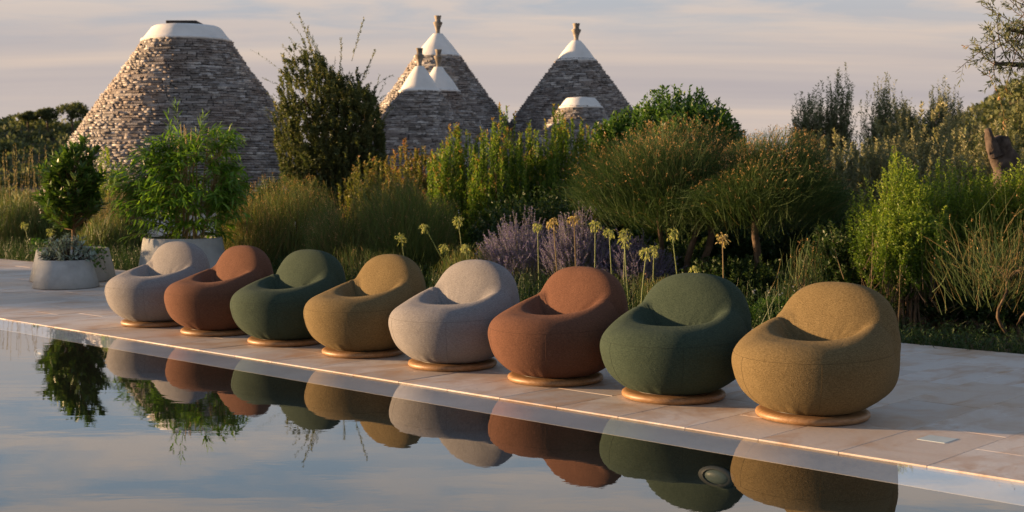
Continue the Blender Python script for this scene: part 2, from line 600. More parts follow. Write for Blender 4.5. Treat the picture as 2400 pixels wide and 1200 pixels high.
# pool: white overflow ledge just below the surface, dark basin
LEDGE_B = EDGE - 0.345


def pool_shell():
    z0, zb = -0.020, -1.45
    a0, a1, b0, b1 = POOL_A0, POOL_A1, POOL_B0, LEDGE_B
    c = [(a0, b0), (a1, b0), (a1, b1), (a0, b1)]
    V = [tuple(ab(a, b, zb)) for a, b in c] + [tuple(ab(a, b, z0 if b == b1 else 0 - 0.004)) for a, b in c]
    F = [[0, 1, 2, 3], [4, 5, 1, 0], [5, 6, 2, 1], [6, 7, 3, 2], [7, 4, 0, 3]]
    return np_mesh('pool_basin', np.array(V), np.array(F))


pool = empty('pool')
pool['kind'] = 'structure'
obj('pool_basin', pool_shell(), M['pool_dark'], pool)
lb = box_bm(POOL_A1 - POOL_A0, EDGE - LEDGE_B + 0.020, 0.10)
obj('pool_ledge', bm_mesh('pool_ledge', lb), M['ledge'], pool, ab((POOL_A0 + POOL_A1) / 2, (EDGE + LEDGE_B) / 2 + 0.012, -0.068), (0, 0, ROW_ANG + R(90)))
wv = [ab(POOL_A0, POOL_B0, WATER_Z), ab(POOL_A1, POOL_B0, WATER_Z), ab(POOL_A1, EDGE + 0.004, WATER_Z), ab(POOL_A0, EDGE + 0.004, WATER_Z)]
wme = np_mesh('water', np.array([tuple(v) for v in wv]), np.array([[0, 3, 2, 1]]))
wo_ = obj('water', wme, M['water'])
wo_['kind'] = 'structure'
if wme.polygons[0].normal.z < 0:
    wme.flip_normals()

for nm, a_, dep in (('right', 3.62, 0.135), ('left', 10.45, 0.17)):
    t = empty('pool_light', ab(a_, LEDGE_B - 0.004, -dep), 0)
    tag(t, 'oval pale pool light under water before the %s chair' % ('nearest ochre' if nm == 'right' else 'farthest grey'), 'pool light', 'lights in the pool wall')
    rot = (R(90), 0, ROW_ANG - R(90))
    obj('trim_ring', lathe('trim_ring', [(0.075, 0.0), (0.105, 0.0), (0.105, 0.010), (0.075, 0.016)], 32), M['lens_ring'], t, (0, 0, 0), rot)
    t.scale = (1, 1, 0.5)
    obj('lens', lathe('lens', [(0.074, 0.004), (0.06, 0.014), (0.03, 0.02), (0.0, 0.021)], 32), M['lens'], t, (0, 0, 0), rot)

# ------------------------------------------------------------------ armchairs
def sstep(e0, e1, x):
    t = np.clip((x - e0) / (e1 - e0), 0, 1)
    return t * t * (3 - 2 * t)


def smin(a, b, k):
    h = np.maximum(k - np.abs(a - b), 0) / k
    return np.minimum(a, b) - h * h * h * k / 6


def ell(p, c, r):
    q = p - np.array(c)
    k0 = np.linalg.norm(q / np.array(r), axis=-1)
    k1 = np.linalg.norm(q / np.array(r) ** 2, axis=-1)
    return k0 * (k0 - 1) / np.maximum(k1, 1e-6)


def pod(p, seed):
    """signed distance of the upholstered shell; local frame: back at +Y, front at -Y"""
    x, y, z = p[..., 0], p[..., 1], p[..., 2]
    lift = 0.90 * sstep(-0.28, 0.46, y)
    zz = np.where(z > 0.25, 0.25 + (z - 0.25) / (1 + lift), 0.25 - (0.25 - z) * 0.95)
    rr = np.sqrt((x / 1.0) ** 2 + ((y + 0.005) / 0.985) ** 2)
    grow = 1 + 0.115 * np.clip((zz - 0.255) / 0.19, -1, 1) - 0.035 * sstep(0.16, 0.06, zz)
    rr = rr / grow
    qx, qz = rr - 0.260, np.abs(zz - 0.250) - 0.014
    bowl = np.sqrt(np.maximum(qx, 0) ** 2 + np.maximum(qz, 0) ** 2) + np.minimum(np.maximum(qx, qz), 0) - 0.178
    hollow = ell(np.stack([x, y, zz], -1), (0, 0.065, 0.655), (0.325, 0.265, 0.335))
    seat = -smin(-bowl, hollow, 0.10)
    rz = np.where(z > 0.34, 0.428, 0.275)
    shell = (((np.abs(x) / 0.430) ** 2.4 + (np.abs(y - 0.030) / 0.425) ** 2.4) ** (3.2 / 2.4) + (np.abs(z - 0.34) / rz) ** 3.2) ** (1 / 3.2)
    shell = (shell - 1) * 0.42
    ca, sa = math.cos(R(22)), math.sin(R(22))
    plane = -((y - 0.030 - 0.55 * x * x) * ca - (z - 0.36) * sa)
    back = -smin(-shell, -plane, 0.20)
    diff = seat - back
    an = np.arctan2(x, y)
    near = np.exp(-(diff / 0.038) ** 2) * sstep(0.30, 0.40, z)
    fold = (np.sin(an * 24 + seed * 3 + z * 22) + 0.7 * np.sin(an * 41 + seed * 5 - z * 15)) * near * 0.0055 * sstep(0.07, 0.14, np.abs(x)) * (1 - sstep(0.50, 0.58, z))
    soft = 0.0040 * np.sin(9 * x + seed * 5) * np.sin(11 * y + 2 * seed) * np.sin(8 * z + seed)
    hem = 0.0030 * np.sin(an * 19 + seed) * np.sin(an * 7 + 2 * seed) * np.exp(-((z - 0.085) / 0.03) ** 2)
    pleat = 0.0042 * np.sin(x * 85 + seed * 7 + 9 * np.sin(x * 11 + seed)) * np.exp(-((z - 0.405) / 0.055) ** 2) * sstep(-0.06, 0.02, y) * (1 - sstep(0.20, 0.26, y)) * np.exp(-((np.abs(x) - 0.12) / 0.09) ** 2)
    return smin(seat, back, 0.034) + fold + pleat + soft + hem


CEN = np.array([0.0, 0.0, 0.20])


def chair_body(name, seed, n=150, k=110):
    phi = np.linspace(0, 2 * np.pi, n, endpoint=False)
    th = np.linspace(0.001, np.pi - 0.001, k)
    ph, tt = np.meshgrid(phi, th, indexing='ij')
    D = np.stack([np.sin(tt) * np.sin(ph), np.sin(tt) * np.cos(ph), np.cos(tt)], -1)
    V = cast3(D, seed)
    i, j = np.meshgrid(np.arange(n), np.arange(k - 1), indexing='ij')
    i2 = (i + 1) % n
    F = np.stack([i * k + j, i2 * k + j, i2 * k + j + 1, i * k + j + 1], -1).reshape(-1, 4)
    me = np_mesh(name, V.reshape(-1, 3), F, smooth=True)
    bm = bmesh.new()
    bm.from_mesh(me)
    bmesh.ops.recalc_face_normals(bm, faces=bm.faces)
    bm.to_mesh(me)
    bm.free()
    me.polygons.foreach_set('use_smooth', np.ones(len(me.polygons), dtype=bool))
    return me


def cast3(D, seed):
    lo = np.zeros(D.shape[:2])
    hi = np.full(D.shape[:2], np.nan)
    for st in np.arange(0.05, 0.70, 0.015):
        f = pod(CEN + D * st, seed)
        hit = np.isnan(hi) & (f > 0)
        hi = np.where(hit, st, hi)
        lo = np.where(np.isnan(hi), st, lo)
    hi = np.where(np.isnan(hi), 0.7, hi)
    for _ in range(12):
        md = (lo + hi) / 2
        f = pod(CEN + D * md[..., None], seed)
        lo = np.where(f <= 0, md, lo)
        hi = np.where(f > 0, md, hi)
    return CEN + D * lo[..., None]


def rim_point(phi, z, seed):
    """outermost surface point at azimuth phi (0 = back) and height z"""
    D = np.stack([np.sin(phi), np.cos(phi), 0 * phi], -1)
    lo, hi = np.full(phi.shape, 0.15), np.full(phi.shape, 0.62)
    for _ in range(22):
        md = (lo + hi) / 2
        f = pod(D * md[..., None] + np.stack([0 * phi, 0 * phi, z], -1), seed)
        lo = np.where(f <= 0, md, lo)
        hi = np.where(f > 0, md, hi)
    return D * lo[..., None] + np.stack([0 * phi, 0 * phi, z], -1)


def seam_mesh(name, seed, kind):
    if kind == 'ring':
        phi = np.linspace(R(70), R(290), 100)
        C = rim_point(phi, 0.372 - 0.022 * np.cos(phi - np.pi), seed)
    else:
        z = np.linspace(0.09, 0.350, 40)
        C = rim_point(np.full(40, kind), z, seed)
    V, F = tube_arrays(C[None], np.array([0.0011]), 0.0, 5)
    return np_mesh(name, V, F, smooth=True)


def wood_ring(name, seed):
    prof = [(0.0, 0.001), (0.290, 0.001), (0.304, 0.005), (0.312, 0.014), (0.314, 0.024), (0.310, 0.035), (0.300, 0.042), (0.284, 0.045), (0.0, 0.045)]
    return lathe(name, prof, 72)


plinth_me = lathe('swivel_plinth', [(0.235, 0.0445), (0.235, 0.070), (0.0, 0.070)], 40)
ring_me = wood_ring('wood_base', 0)
joint_me = bm_mesh('joint', box_bm(0.0016, 0.0012, 0.030))
CH = [  # label per chair, far left to right
    'light grey woven pod armchair at the far left end, before the bamboo planter',
    'terracotta brown pod armchair second from the left, between grey and green ones',
    'green pod armchair third from the left, its left side catching bright sun',
    'ochre pod armchair fourth from the left, beside the near grey one',
    'light grey woven pod armchair fifth from the left, in front of the lavender',
    'terracotta brown pod armchair sixth from the left, beside the near green one',
    'dark green pod armchair second from the right end of the row',
    'large ochre pod armchair nearest the camera at the right end of the row']
SEEDS = (0.3, 1.9, 3.4, 5.2, 7.7, 9.1, 10.9, 12.6)
body_me = [chair_body('upholstery', s) for s in SEEDS]
seam_me = [[seam_mesh('seam', s, kd) for kd in ('ring', R(142), R(206))] for s in SEEDS]
rc = random.Random(3)
CHAIR_B = 6.435
YAW = [6, -3, 4, -4, 2, -5, 5, -2]
for i in range(8):
    a = 10.39 - i * 0.952
    c = i % 4
    t = empty('armchair', ab(a, CHAIR_B + rc.uniform(-0.008, 0.008), 0.003), ROW_ANG - R(90) + R(YAW[i]))
    tag(t, CH[i], 'armchair', 'pod armchairs lined up along the pool')
    bo = obj('upholstery', body_me[i], FAB[c], t)
    bo.rotation_euler = (0, 0, 0)
    for sm in seam_me[i]:
        obj('seam', sm, SEAM[c], bo)
    wb = obj('wood_base', ring_me, M['wood'], t, (0, 0, 0), (0, 0, rc.uniform(0, 6.28)))
    for q in range(3):
        an = q * 2.094 + 0.4
        obj('joint', joint_me, M['twig'], wb, (0.3122 * math.cos(an), 0.3122 * math.sin(an), 0.022), (0, 0, an + R(90)))
    obj('swivel_plinth', plinth_me, M['black'], t)

# ------------------------------------------------------------------ trulli
def stone_block(seed):
    g = np.random.default_rng(seed)
    c = np.array([[sx, sy, sz] for sx in (-.5, .5) for sy in (-.5, .5) for sz in (-.5, .5)], float)
    c += g.uniform(-0.07, 0.07, c.shape)
    F = np.array([[0, 1, 3, 2], [4, 6, 7, 5], [0, 4, 5, 1], [2, 3, 7, 6], [0, 2, 6, 4], [1, 5, 7, 3]])
    return c, F


BLOCKS = [stone_block(s) for s in range(8)]
BLOCK_ME = []
for c, F in BLOCKS:
    bm = bmesh.new()
    vs_ = [bm.verts.new(v) for v in c]
    for f in F:
        bm.faces.new([vs_[q] for q in f])
    me = bm_mesh('stone', bm)
    me.materials.append(M['roof_stone'])
    BLOCK_ME.append(me)


def trullo(px, Y, prof_px, course, label, seed, cap_px, cap_kind, fin_px=None, keep=300, base_h=0.9):
    """prof_px: (half width px, y px) down the cone, cap_px: (half, y) of the white cap, fin_px: (y top, y bottom)"""
    g = np.random.default_rng(seed)
    X = at(px, 300, Y).x
    m = Y / FPX * 1.003

    def zr(h, y):
        return (h * m, at(px, y, Y - h * m * 0).z)
    prof = [zr(h, y) for h, y in prof_px]
    t = empty('trullo', (X, Y, -0.3))
    tag(t, label, 'trullo', 'stone roofed trulli behind the garden')
    rs = np.array([p[0] for p in prof])
    zs = np.array([p[1] for p in prof]) + 0.3
    order = np.argsort(zs)
    rs, zs = rs[order], zs[order]
    # extend down to the eaves
    slope = (rs[0] - rs[1]) / (zs[1] - zs[0])
    zlow = base_h
    rs = np.concatenate([[rs[0] + slope * 0.8 * (zs[0] - zlow)], rs]) if zs[0] > zlow else rs
    zs = np.concatenate([[zlow], zs]) if zs[0] > zlow else zs
    rad = lambda z: np.interp(z, zs, rs)
    ztop = zs[-1]
    zz = np.linspace(zs[0], ztop, 14)
    obj('roof_core', lathe('roof_core', [(max(rad(z) - 0.07, 0.02), z) for z in zz] + [(0, ztop)], 48), M['roof_core'], t)
    obj('wall', lathe('wall', [(rs[0] - 0.12, 0.0), (rs[0] - 0.14, zs[0] + 0.02), (rs[0] - 0.3, zs[0] + 0.02)], 48), M['plaster'], t)
    # courses of stones
    rec = []
    z = zs[0]
    while z < ztop - course * 0.3:
        h = course * g.uniform(0.86, 1.14)
        r = rad(z + h / 2)
        ph = g.uniform(0, 6.28)
        end = ph + 2 * np.pi
        while ph < end - 0.02:
            l = np.clip(g.lognormal(-1.68, 0.48), 0.08, 0.55)
            dphi = min(l / r, end - ph)
            rec.append((ph + dphi / 2, r + g.normal(0, 0.010), z + h / 2 + g.normal(0, 0.003), dphi * r * 0.97, g.uniform(0.20, 0.26), h * g.uniform(0.66, 0.92), g.normal(0, 0.03), g.normal(0, 0.012)))
            ph += dphi
        z += h
    rec = np.array(rec)
    # visible ones facing the camera and above the planting come first
    ang = rec[:, 0]
    camdir = math.atan2(-Y, -X)
    facing = np.cos(ang - camdir)
    pyv = rec[:, 2]
    vis = facing > 0.15
    score = np.where(vis, rec[:, 3] * np.clip(facing, 0, 1) * rec[:, 5], 0) * (pyv > (1.345 + 0.3 + 0.7))
    pick = np.argsort(-score)[:keep]
    sel = np.zeros(len(rec), bool)
    sel[pick] = score[pick] > 0
    Vs, Fs, off = [], [], 0
    for q, (ph, r, z, l, d, h, tw, tl) in enumerate(rec):
        loc = Vector((math.cos(ph) * (r - d / 2), math.sin(ph) * (r - d / 2), z))
        rot = Matrix.Rotation(ph + tw, 3, 'Z') @ Matrix.Rotation(0.10 + tl, 3, 'Y') @ Matrix.Rotation(tl, 3, 'X')
        bi = q % 8
        if sel[q]:
            o = bpy.data.objects.new('stone', BLOCK_ME[bi])
            o.parent = t
            o.location = loc
            o.rotation_euler = rot.to_euler()
            o.scale = (d, l, h)
            COL.objects.link(o)
        else:
            c = BLOCKS[bi][0] * np.array([d, l, h])
            Vs.append(c @ np.array(rot).T + np.array(loc))
            Fs.append(BLOCKS[bi][1] + off)
            off += 8
    so = obj('stone_courses', np_mesh('stone_courses', np.concatenate(Vs), np.concatenate(Fs)), M['roof_stone'], t)
    so['kind'] = 'stuff'
    # white cap
    cp = [(h * m, at(px, y, Y).z + 0.3) for h, y in cap_px]
    hs, hz = np.array([c[0] for c in cp]), np.array([c[1] for c in cp])
    lst = [(hs[0] - 0.06, hz[0] - 0.05), (hs[0] + 0.02, hz[0] - 0.01), (hs[0] + 0.012, hz[0] + 0.03)]
    zq = np.linspace(hz[0] + 0.05, hz[-1], 14)
    lst += [(float(np.interp(z, hz, hs)), z) for z in zq] + [(0, hz[-1] + (0.02 if cap_kind == 'flat' else 0.0))]
    obj('white_cap', lathe('white_cap', lst, 64, True, 0.003, seed), M['plaster'], t)
    if cap_kind == 'slab':
        bm = box_bm(70 * m, 70 * m, 0.07, 0.012)
        obj('lid_slab', bm_mesh('lid_slab', bm), M['lid'], t, (-0.05, 0.02, hz[-1] + 0.055))
    if fin_px:
        f0, f1 = at(px, fin_px[0], Y).z + 0.3, at(px, fin_px[1], Y).z + 0.3
        H = f0 - f1
        w_ = fin_px[2] * m
        pr = [(.62, -.06), (.50, .06), (.46, .16), (.55, .30), (.78, .46), (1.0, .60), (1.02, .65), (.72, .67), (.60, .70), (.58, .78), (.66, .88), (.76, .97), (.78, 1.0), (0, 1.0)]
        obj('finial', lathe('finial', [(r_ * w_, f1 + z_ * H) for r_, z_ in pr], 28, True, 0.025, seed), M['finial'], t)
    return t


trullo(441, 33, [(101, 96), (112, 115), (143, 160), (191, 225), (236, 290), (262, 328)], 0.061,
       'largest trullo at left, broad grey stone cone with flat white top', 1, [(102, 97), (79, 67), (75, 63.5), (69, 61.5), (40, 60)], 'slab', None, 300)
trullo(1027, 39, [(52, 130), (102, 203), (156, 273), (200, 335)], 0.061,
       'tall trullo cone behind the two smaller white tipped ones', 2, [(53.5, 133), (35, 108), (20, 90), (11, 79)], 'point', (37, 80, 10.5), 300)
trullo(984, 34, [(46, 212), (95, 282), (130, 335), (160, 380)], 0.059,
       'front left small trullo with white tip, before the tall cone', 3, [(47.5, 215), (32, 188), (19, 168), (9.5, 155)], 'point', (113, 157, 11), 300)
trullo(1028, 36.2, [(48, 212), (88, 270), (130, 335), (160, 380)], 0.059,
       'small white tipped trullo half hidden behind its left neighbour', 4, [(50, 215), (33, 188), (18, 170), (10, 157)], 'point', (116, 160, 10), 220)
trullo(1350, 39, [(46, 141), (95, 205), (136, 262), (185, 330)], 0.061,
       'tall trullo standing alone at right with white tip', 5, [(47.5, 144), (32, 122), (18, 104), (9.5, 95)], 'point', (55, 96, 11), 300)
trullo(1361, 35, [(50, 251), (70, 272), (95, 300), (125, 340)], 0.059,
       'low trullo with flat white top in front of the right cone', 6, [(51, 253), (41, 239), (33, 230), (20, 228.5)], 'flat', None, 250)

# ------------------------------------------------------------------ planting
def ramp3(d, m, l):
    return [(0.0, d), (0.5, m), (1.0, l)]


LM = {
    'myrtle': leaf_mat('leaf_myrtle', [(0, (0.026, 0.052, 0.010)), (0.45, (0.062, 0.110, 0.016)), (0.8, (0.125, 0.170, 0.025)), (1, (0.22, 0.12, 0.045))], 0.42),
    'reddish': leaf_mat('leaf_lentisk_red', [(0, (0.035, 0.050, 0.014)), (0.5, (0.085, 0.095, 0.024)), (0.75, (0.14, 0.12, 0.035)), (1, (0.20, 0.095, 0.050))], 0.4),
    'pitto': leaf_mat('leaf_pittosporum', ramp3((0.016, 0.040, 0.010), (0.045, 0.095, 0.018), (0.11, 0.165, 0.030)), 0.3, 0.38, 0.5),
    'lentisk': leaf_mat('leaf_lentisk', ramp3((0.022, 0.048, 0.010), (0.075, 0.125, 0.017), (0.175, 0.215, 0.030)), 0.42),
    'dark': leaf_mat('leaf_dark', ramp3((0.012, 0.026, 0.009), (0.026, 0.050, 0.014), (0.060, 0.085, 0.022)), 0.25),
    'olive': leaf_mat('leaf_olive', ramp3((0.055, 0.068, 0.042), (0.105, 0.120, 0.070), (0.20, 0.20, 0.125)), 0.28, 0.5),
    'silver': leaf_mat('leaf_silver', ramp3((0.060, 0.068, 0.040), (0.125, 0.130, 0.080), (0.24, 0.225, 0.13)), 0.3, 0.6),
    'elae': leaf_mat('leaf_elaeagnus', ramp3((0.030, 0.042, 0.018), (0.066, 0.082, 0.032), (0.17, 0.155, 0.060)), 0.3, 0.5),
    'broom': leaf_mat('stem_broom', ramp3((0.018, 0.036, 0.014), (0.036, 0.062, 0.021), (0.075, 0.105, 0.034)), 0.2, 0.6, 0.2),
    'broom_light': leaf_mat('stem_broom_light', ramp3((0.040, 0.062, 0.020), (0.080, 0.108, 0.034), (0.15, 0.165, 0.055)), 0.3, 0.6, 0.2),
    'broom_dry': leaf_mat('stem_broom_dry', ramp3((0.060, 0.055, 0.024), (0.12, 0.095, 0.040), (0.24, 0.165, 0.075)), 0.2, 0.7, 0.2),
    'pod': leaf_mat('seed_pods', ramp3((0.13, 0.075, 0.035), (0.26, 0.155, 0.075), (0.42, 0.27, 0.14)), 0.3, 0.7, 0.2),
    'grass': leaf_mat('leaf_grass', ramp3((0.032, 0.050, 0.016), (0.062, 0.090, 0.026), (0.13, 0.15, 0.050)), 0.35, 0.5),
    'straw': leaf_mat('straw', ramp3((0.22, 0.16, 0.08), (0.34, 0.26, 0.14), (0.50, 0.41, 0.25)), 0.3, 0.7, 0.2, gain=0.8),
    'laurel': leaf_mat('leaf_laurel', ramp3((0.022, 0.050, 0.011), (0.050, 0.095, 0.018), (0.11, 0.155, 0.030)), 0.30, 0.38, 0.45),
    'bamboo': leaf_mat('leaf_bamboo', ramp3((0.035, 0.078, 0.012), (0.075, 0.145, 0.018), (0.145, 0.225, 0.028)), 0.45, 0.42, 0.4),
    'euph': leaf_mat('leaf_euphorbia', ramp3((0.085, 0.120, 0.105), (0.15, 0.195, 0.175), (0.23, 0.28, 0.25)), 0.15, 0.6),
    'ivy': leaf_mat('leaf_ivy', ramp3((0.020, 0.050, 0.010), (0.05, 0.105, 0.018), (0.10, 0.17, 0.03)), 0.35, 0.4),
    'sage': leaf_mat('flower_sage', ramp3((0.105, 0.095, 0.165), (0.165, 0.145, 0.255), (0.25, 0.22, 0.36)), 0.3, 0.8, 0.1, (1, 1, 1), 1.35),
    'sagestem': leaf_mat('stem_sage', ramp3((0.10, 0.105, 0.080), (0.16, 0.165, 0.125), (0.22, 0.22, 0.17)), 0.2, 0.8, 0.1),
    'umbel': leaf_mat('umbel_green', ramp3((0.16, 0.20, 0.07), (0.30, 0.33, 0.12), (0.46, 0.45, 0.20)), 0.35, 0.6, 0.2, gain=1.15),
    'umbel_dry': leaf_mat('umbel_dry', ramp3((0.27, 0.20, 0.09), (0.42, 0.33, 0.16), (0.58, 0.48, 0.26)), 0.35, 0.7, 0.2, gain=1.15),
    'stalk': leaf_mat('stalk_green', ramp3((0.09, 0.14, 0.035), (0.15, 0.21, 0.055), (0.22, 0.28, 0.08)), 0.1, 0.5, gain=0.8),
    'white': leaf_mat('petal_white', ramp3((0.55, 0.52, 0.50), (0.7, 0.66, 0.64), (0.8, 0.76, 0.75)), 0.3, 0.6, 0.2, (1, 1, 1), gain=0.8),
    'wood_far': leaf_mat('leaf_far', ramp3((0.034, 0.042, 0.022), (0.062, 0.072, 0.034), (0.105, 0.11, 0.048)), 0.2, 0.7, 0.1, gain=2.3),
}


def lump(D, g, amp=0.22, k=5):
    """bumpy radius factor for unit directions D"""
    f = np.ones(len(D))
    for _ in range(k):
        v = g.normal(size=3) * g.uniform(1.5, 4.5)
        f += amp / k * 1.9 * np.cos(D @ v + g.uniform(0, 6.28))
    return f


def dome_targets(n, rx, ry, h, g, z0=0.0, lo=0.25, inner=0.55, amp=0.22, boxy=2.7):
    """points spread in the outer part of a lumpy dome that stands on z0"""
    D = g.normal(size=(n, 3))
    D[:, 2] = np.abs(D[:, 2]) * 1.0 - lo * g.uniform(0, 1, n)
    D = unit(D)
    D = D / (np.abs(D) ** boxy).sum(1, keepdims=True) ** (1 / boxy)
    rad = (inner + (1 - inner) * g.uniform(0, 1, n) ** (1 / 2.2)) * lump(D, g, amp)
    mid = z0 + (h - z0) * 0.42
    up = np.where(D[:, 2] > 0, h - mid, mid - z0)
    return np.stack([D[:, 0] * rad * rx, D[:, 1] * rad * ry, mid + D[:, 2] * rad * up], -1), D


def leafy(C, m, t0, L, W, g, ang=0.9, tipcol=0.0, tint0=0.35, tvar=0.22, droop=0.0, hcol=0.0, fold=0.2):
    """m leaves along each curve from t0 to the tip"""
    n = len(C)
    t = t0 + (1 - t0) * (np.arange(m)[None, :] + g.uniform(0, 1, (n, m))) / m
    P, T = along(C, t)
    P, T, tt = P.reshape(-1, 3), T.reshape(-1, 3), t.reshape(-1)
    side = unit(np.cross(T, g.normal(size=T.shape)))
    a = ang * g.uniform(0.6, 1.3, len(P))[:, None]
    D = T * np.cos(a) + side * np.sin(a)
    tint = tint0 + g.normal(0, tvar, len(P)) * 0.6 + np.repeat(g.normal(0, tvar, n), m) * 0.6
    tint = tint + tipcol * np.clip((tt - 0.80) / 0.2, 0, 1)
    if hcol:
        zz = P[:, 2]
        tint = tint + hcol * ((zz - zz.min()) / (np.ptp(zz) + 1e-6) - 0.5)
    sc_ = g.uniform(0.65, 1.25, len(P))
    return leaf_arrays(P, D, L * sc_, W * sc_, np.clip(tint, 0, 1), g, fold, droop)


def shoots_to(T, g, pull=0.35, up=0.25, base_r=0.12, k=6, floor=0.0):
    """gently bent shoots ending at the points T and coming from lower in the plant"""
    n = len(T)
    S = T * np.array([pull, pull, 0.45]) + g.normal(0, base_r, (n, 3)) * np.array([1, 1, 0.3])
    S[:, 2] = np.maximum(S[:, 2], floor)
    Mid = (S + T) / 2 + np.stack([0.12 * (T[:, 0] - S[:, 0]), 0.12 * (T[:, 1] - S[:, 1]), -0.0 * T[:, 2]], -1)
    Mid[:, 2] -= up * (T[:, 2] - S[:, 2]) * 0.3
    return bez(S, Mid, T, k)


def branches(T, g, n, rad, z_split=0.25, floor=0.0):
    """woody limbs from the root to some of the shoot ends"""
    idx = g.choice(len(T), min(n, len(T)), replace=False)
    E = T[idx] * np.array([0.8, 0.8, 0.85])
    S = np.stack([g.normal(0, 0.05, len(E)), g.normal(0, 0.05, len(E)), np.full(len(E), floor - 0.05)], -1)
    Mid = np.stack([E[:, 0] * 0.25, E[:, 1] * 0.25, E[:, 2] * 0.62], -1)
    return tube_arrays(bez(S, Mid, E, 7), rad * g.uniform(0.6, 1.2, len(E)), 0.75, 5)


def thing(name, label, cat, loc, group=None):
    t = empty(name, loc)
    return tag(t, label, cat, group)


def place(px, Y, hw, top):
    """root position, half width and height read off the photo for a plant at depth Y"""
    z = -0.07 - min(max((Y - 15) / 30, 0), 1) * 0.25
    return Vector((gx(px, Y), Y, z)), hw / FPX * Y, at(px, top, Y).z - z


def leaf_shrub(name, label, px, Y, hw, top, mat, n, m, L, W, seed, z0=0.0, group='garden shrubs behind the chairs', cat='shrub', inner=0.5, amp=0.24,
               ang=0.9, tip=0.0, t0=0.35, depth=0.8, tint0=0.35, lo=0.5, hcol=0.25, trunk=0.02, nb=14, upright=0.0, up=0.25, extra=None, bark='bark'):
    g = np.random.default_rng(seed)
    loc, rx, h = place(px, Y, hw, top)
    t = thing(name, label, cat, loc, group)
    T, D = dome_targets(n, rx, rx * depth, h, g, z0, lo, inner, amp)
    if upright:
        C = shoots_to(T, g, 0.92, up, 0.03)
        ln = upright * g.uniform(0.5, 1.2, n)
        S = T.copy()
        S[:, 2] = np.maximum(S[:, 2] - ln, 0.02)
        S[:, :2] *= 0.93
        C = bez(S, (S + T) / 2 + g.normal(0, 0.02, (n, 3)), T, 6)
    else:
        C = shoots_to(T, g, 0.45, up)
    parts = [leafy(C, m, t0, L, W, g, ang, tip, tint0, 0.22, 0.05, hcol)]
    if extra:
        parts.append(extra(T, C, g))
    V, F, ti = join_arrays(parts)
    obj('foliage', np_mesh('foliage', V, F, ti), LM[mat], t)
    sv = [branches(T, g, nb, trunk)]
    sv.append(ribbon_arrays(C[:: 2], np.full(len(C[::2]), 0.006), np.zeros(len(C[::2])), g)[:2])
    V, F, ti = join_arrays(sv)
    obj('stem', np_mesh('stem', V, F), M[bark], t)
    return t


def broom(name, label, px, Y, hw, top, n, seed, wid=0.006, z0=0.0, bare=0.0, dry=0.25, pods=0.5, group='broom bushes behind the chairs', depth=0.9, mat='broom',
          lo=0.35, sweep=0.5, inner=0.35, trunks=None, amp=0.22, ln=(0.35, 0.8), podL=0.020, boxy=2.4):
    """a bush of thin rushy stems; trunks: list of (dx, lean) for a small tree form"""
    g = np.random.default_rng(seed)
    loc, rx, h = place(px, Y, hw, top)
    t = thing(name, label, 'shrub', loc, group)
    T, D = dome_targets(n, rx, rx * depth, h, g, z0, lo, inner, amp, boxy)
    l = g.uniform(*ln, n)[:, None] * (h - z0) * 0.6
    out = unit(T - np.array([0, 0, z0 + (h - z0) * 0.15]))
    dirn = unit(out * (1 - sweep) + np.array([0, 0, 1.0]) * sweep + g.normal(0, 0.22, (n, 3)))
    S = T - dirn * l
    S[:, 2] = np.maximum(S[:, 2], z0 * 0.8 + 0.03)
    Mid = (S + T) / 2 + g.normal(0, 0.045, (n, 3)) + np.array([0, 0, 0.05])
    C = bez(S, Mid, T, 6)
    ti = np.clip(g.normal(0.42, 0.2, n), 0, 1)
    isdry = g.uniform(size=n) < dry
    V, F, tt = ribbon_arrays(C[~isdry], np.full((~isdry).sum(), wid), ti[~isdry], g, 0.6)
    obj('green_stems', np_mesh('green_stems', V, F, tt), LM[mat], t)
    if isdry.any():
        V, F, tt = ribbon_arrays(C[isdry], np.full(isdry.sum(), wid * 0.85), ti[isdry], g, 0.5)
        obj('dry_stems', np_mesh('dry_stems', V, F, tt), LM['broom_dry'], t)
    if pods > 0:
        q = g.uniform(size=n) < pods
        topw = (T[:, 2] - T[:, 2].min()) / np.ptp(T[:, 2])
        q &= g.uniform(size=n) < np.clip(topw * 1.5 - 0.45, 0.04, 1)
        V, F, tt = leafy(C[q], 4, 0.80, podL, podL * 0.42, g, 0.8, 0, 0.45, 0.3)
        obj('seed_pods', np_mesh('seed_pods', V, F, tt), LM['pod'], t)
    tr = []
    if trunks:
        for dx, lean, rad in trunks:
            zt = z0 + (h - z0) * 0.28
            kk = 9
            s = np.linspace(0, 1, kk)
            x = dx + lean * s + 0.05 * np.sin(s * 7 + dx * 9)
            y = 0.06 * np.sin(s * 5 + dx * 3)
            z = -0.06 + zt * s
            c = np.stack([x, y, z], -1)[None]
            tr.append(tube_arrays(c, np.array([rad]), 0.35, 8))
            e = c[0, -1]
            nb = 9
            E = T[g.choice(n, nb)] * 0.75
            E[:, 0] = E[:, 0] * 0.6 + e[0]
            E[:, 2] = np.maximum(E[:, 2], e[2] + 0.1)
            Sx = np.repeat(e[None], nb, 0)
            tr.append(tube_arrays(bez(Sx, (Sx + E) / 2 + np.array([0, 0, 0.12]), E, 6), np.full(nb, rad * 0.45), 0.7, 5))
    else:
        tr.append(branches(T, g, 16, 0.012))
    V, F, _ = join_arrays(tr)
    obj('trunk' if trunks else 'stem', np_mesh('stem', V, F, smooth=True), M['bark'], t)
    return t


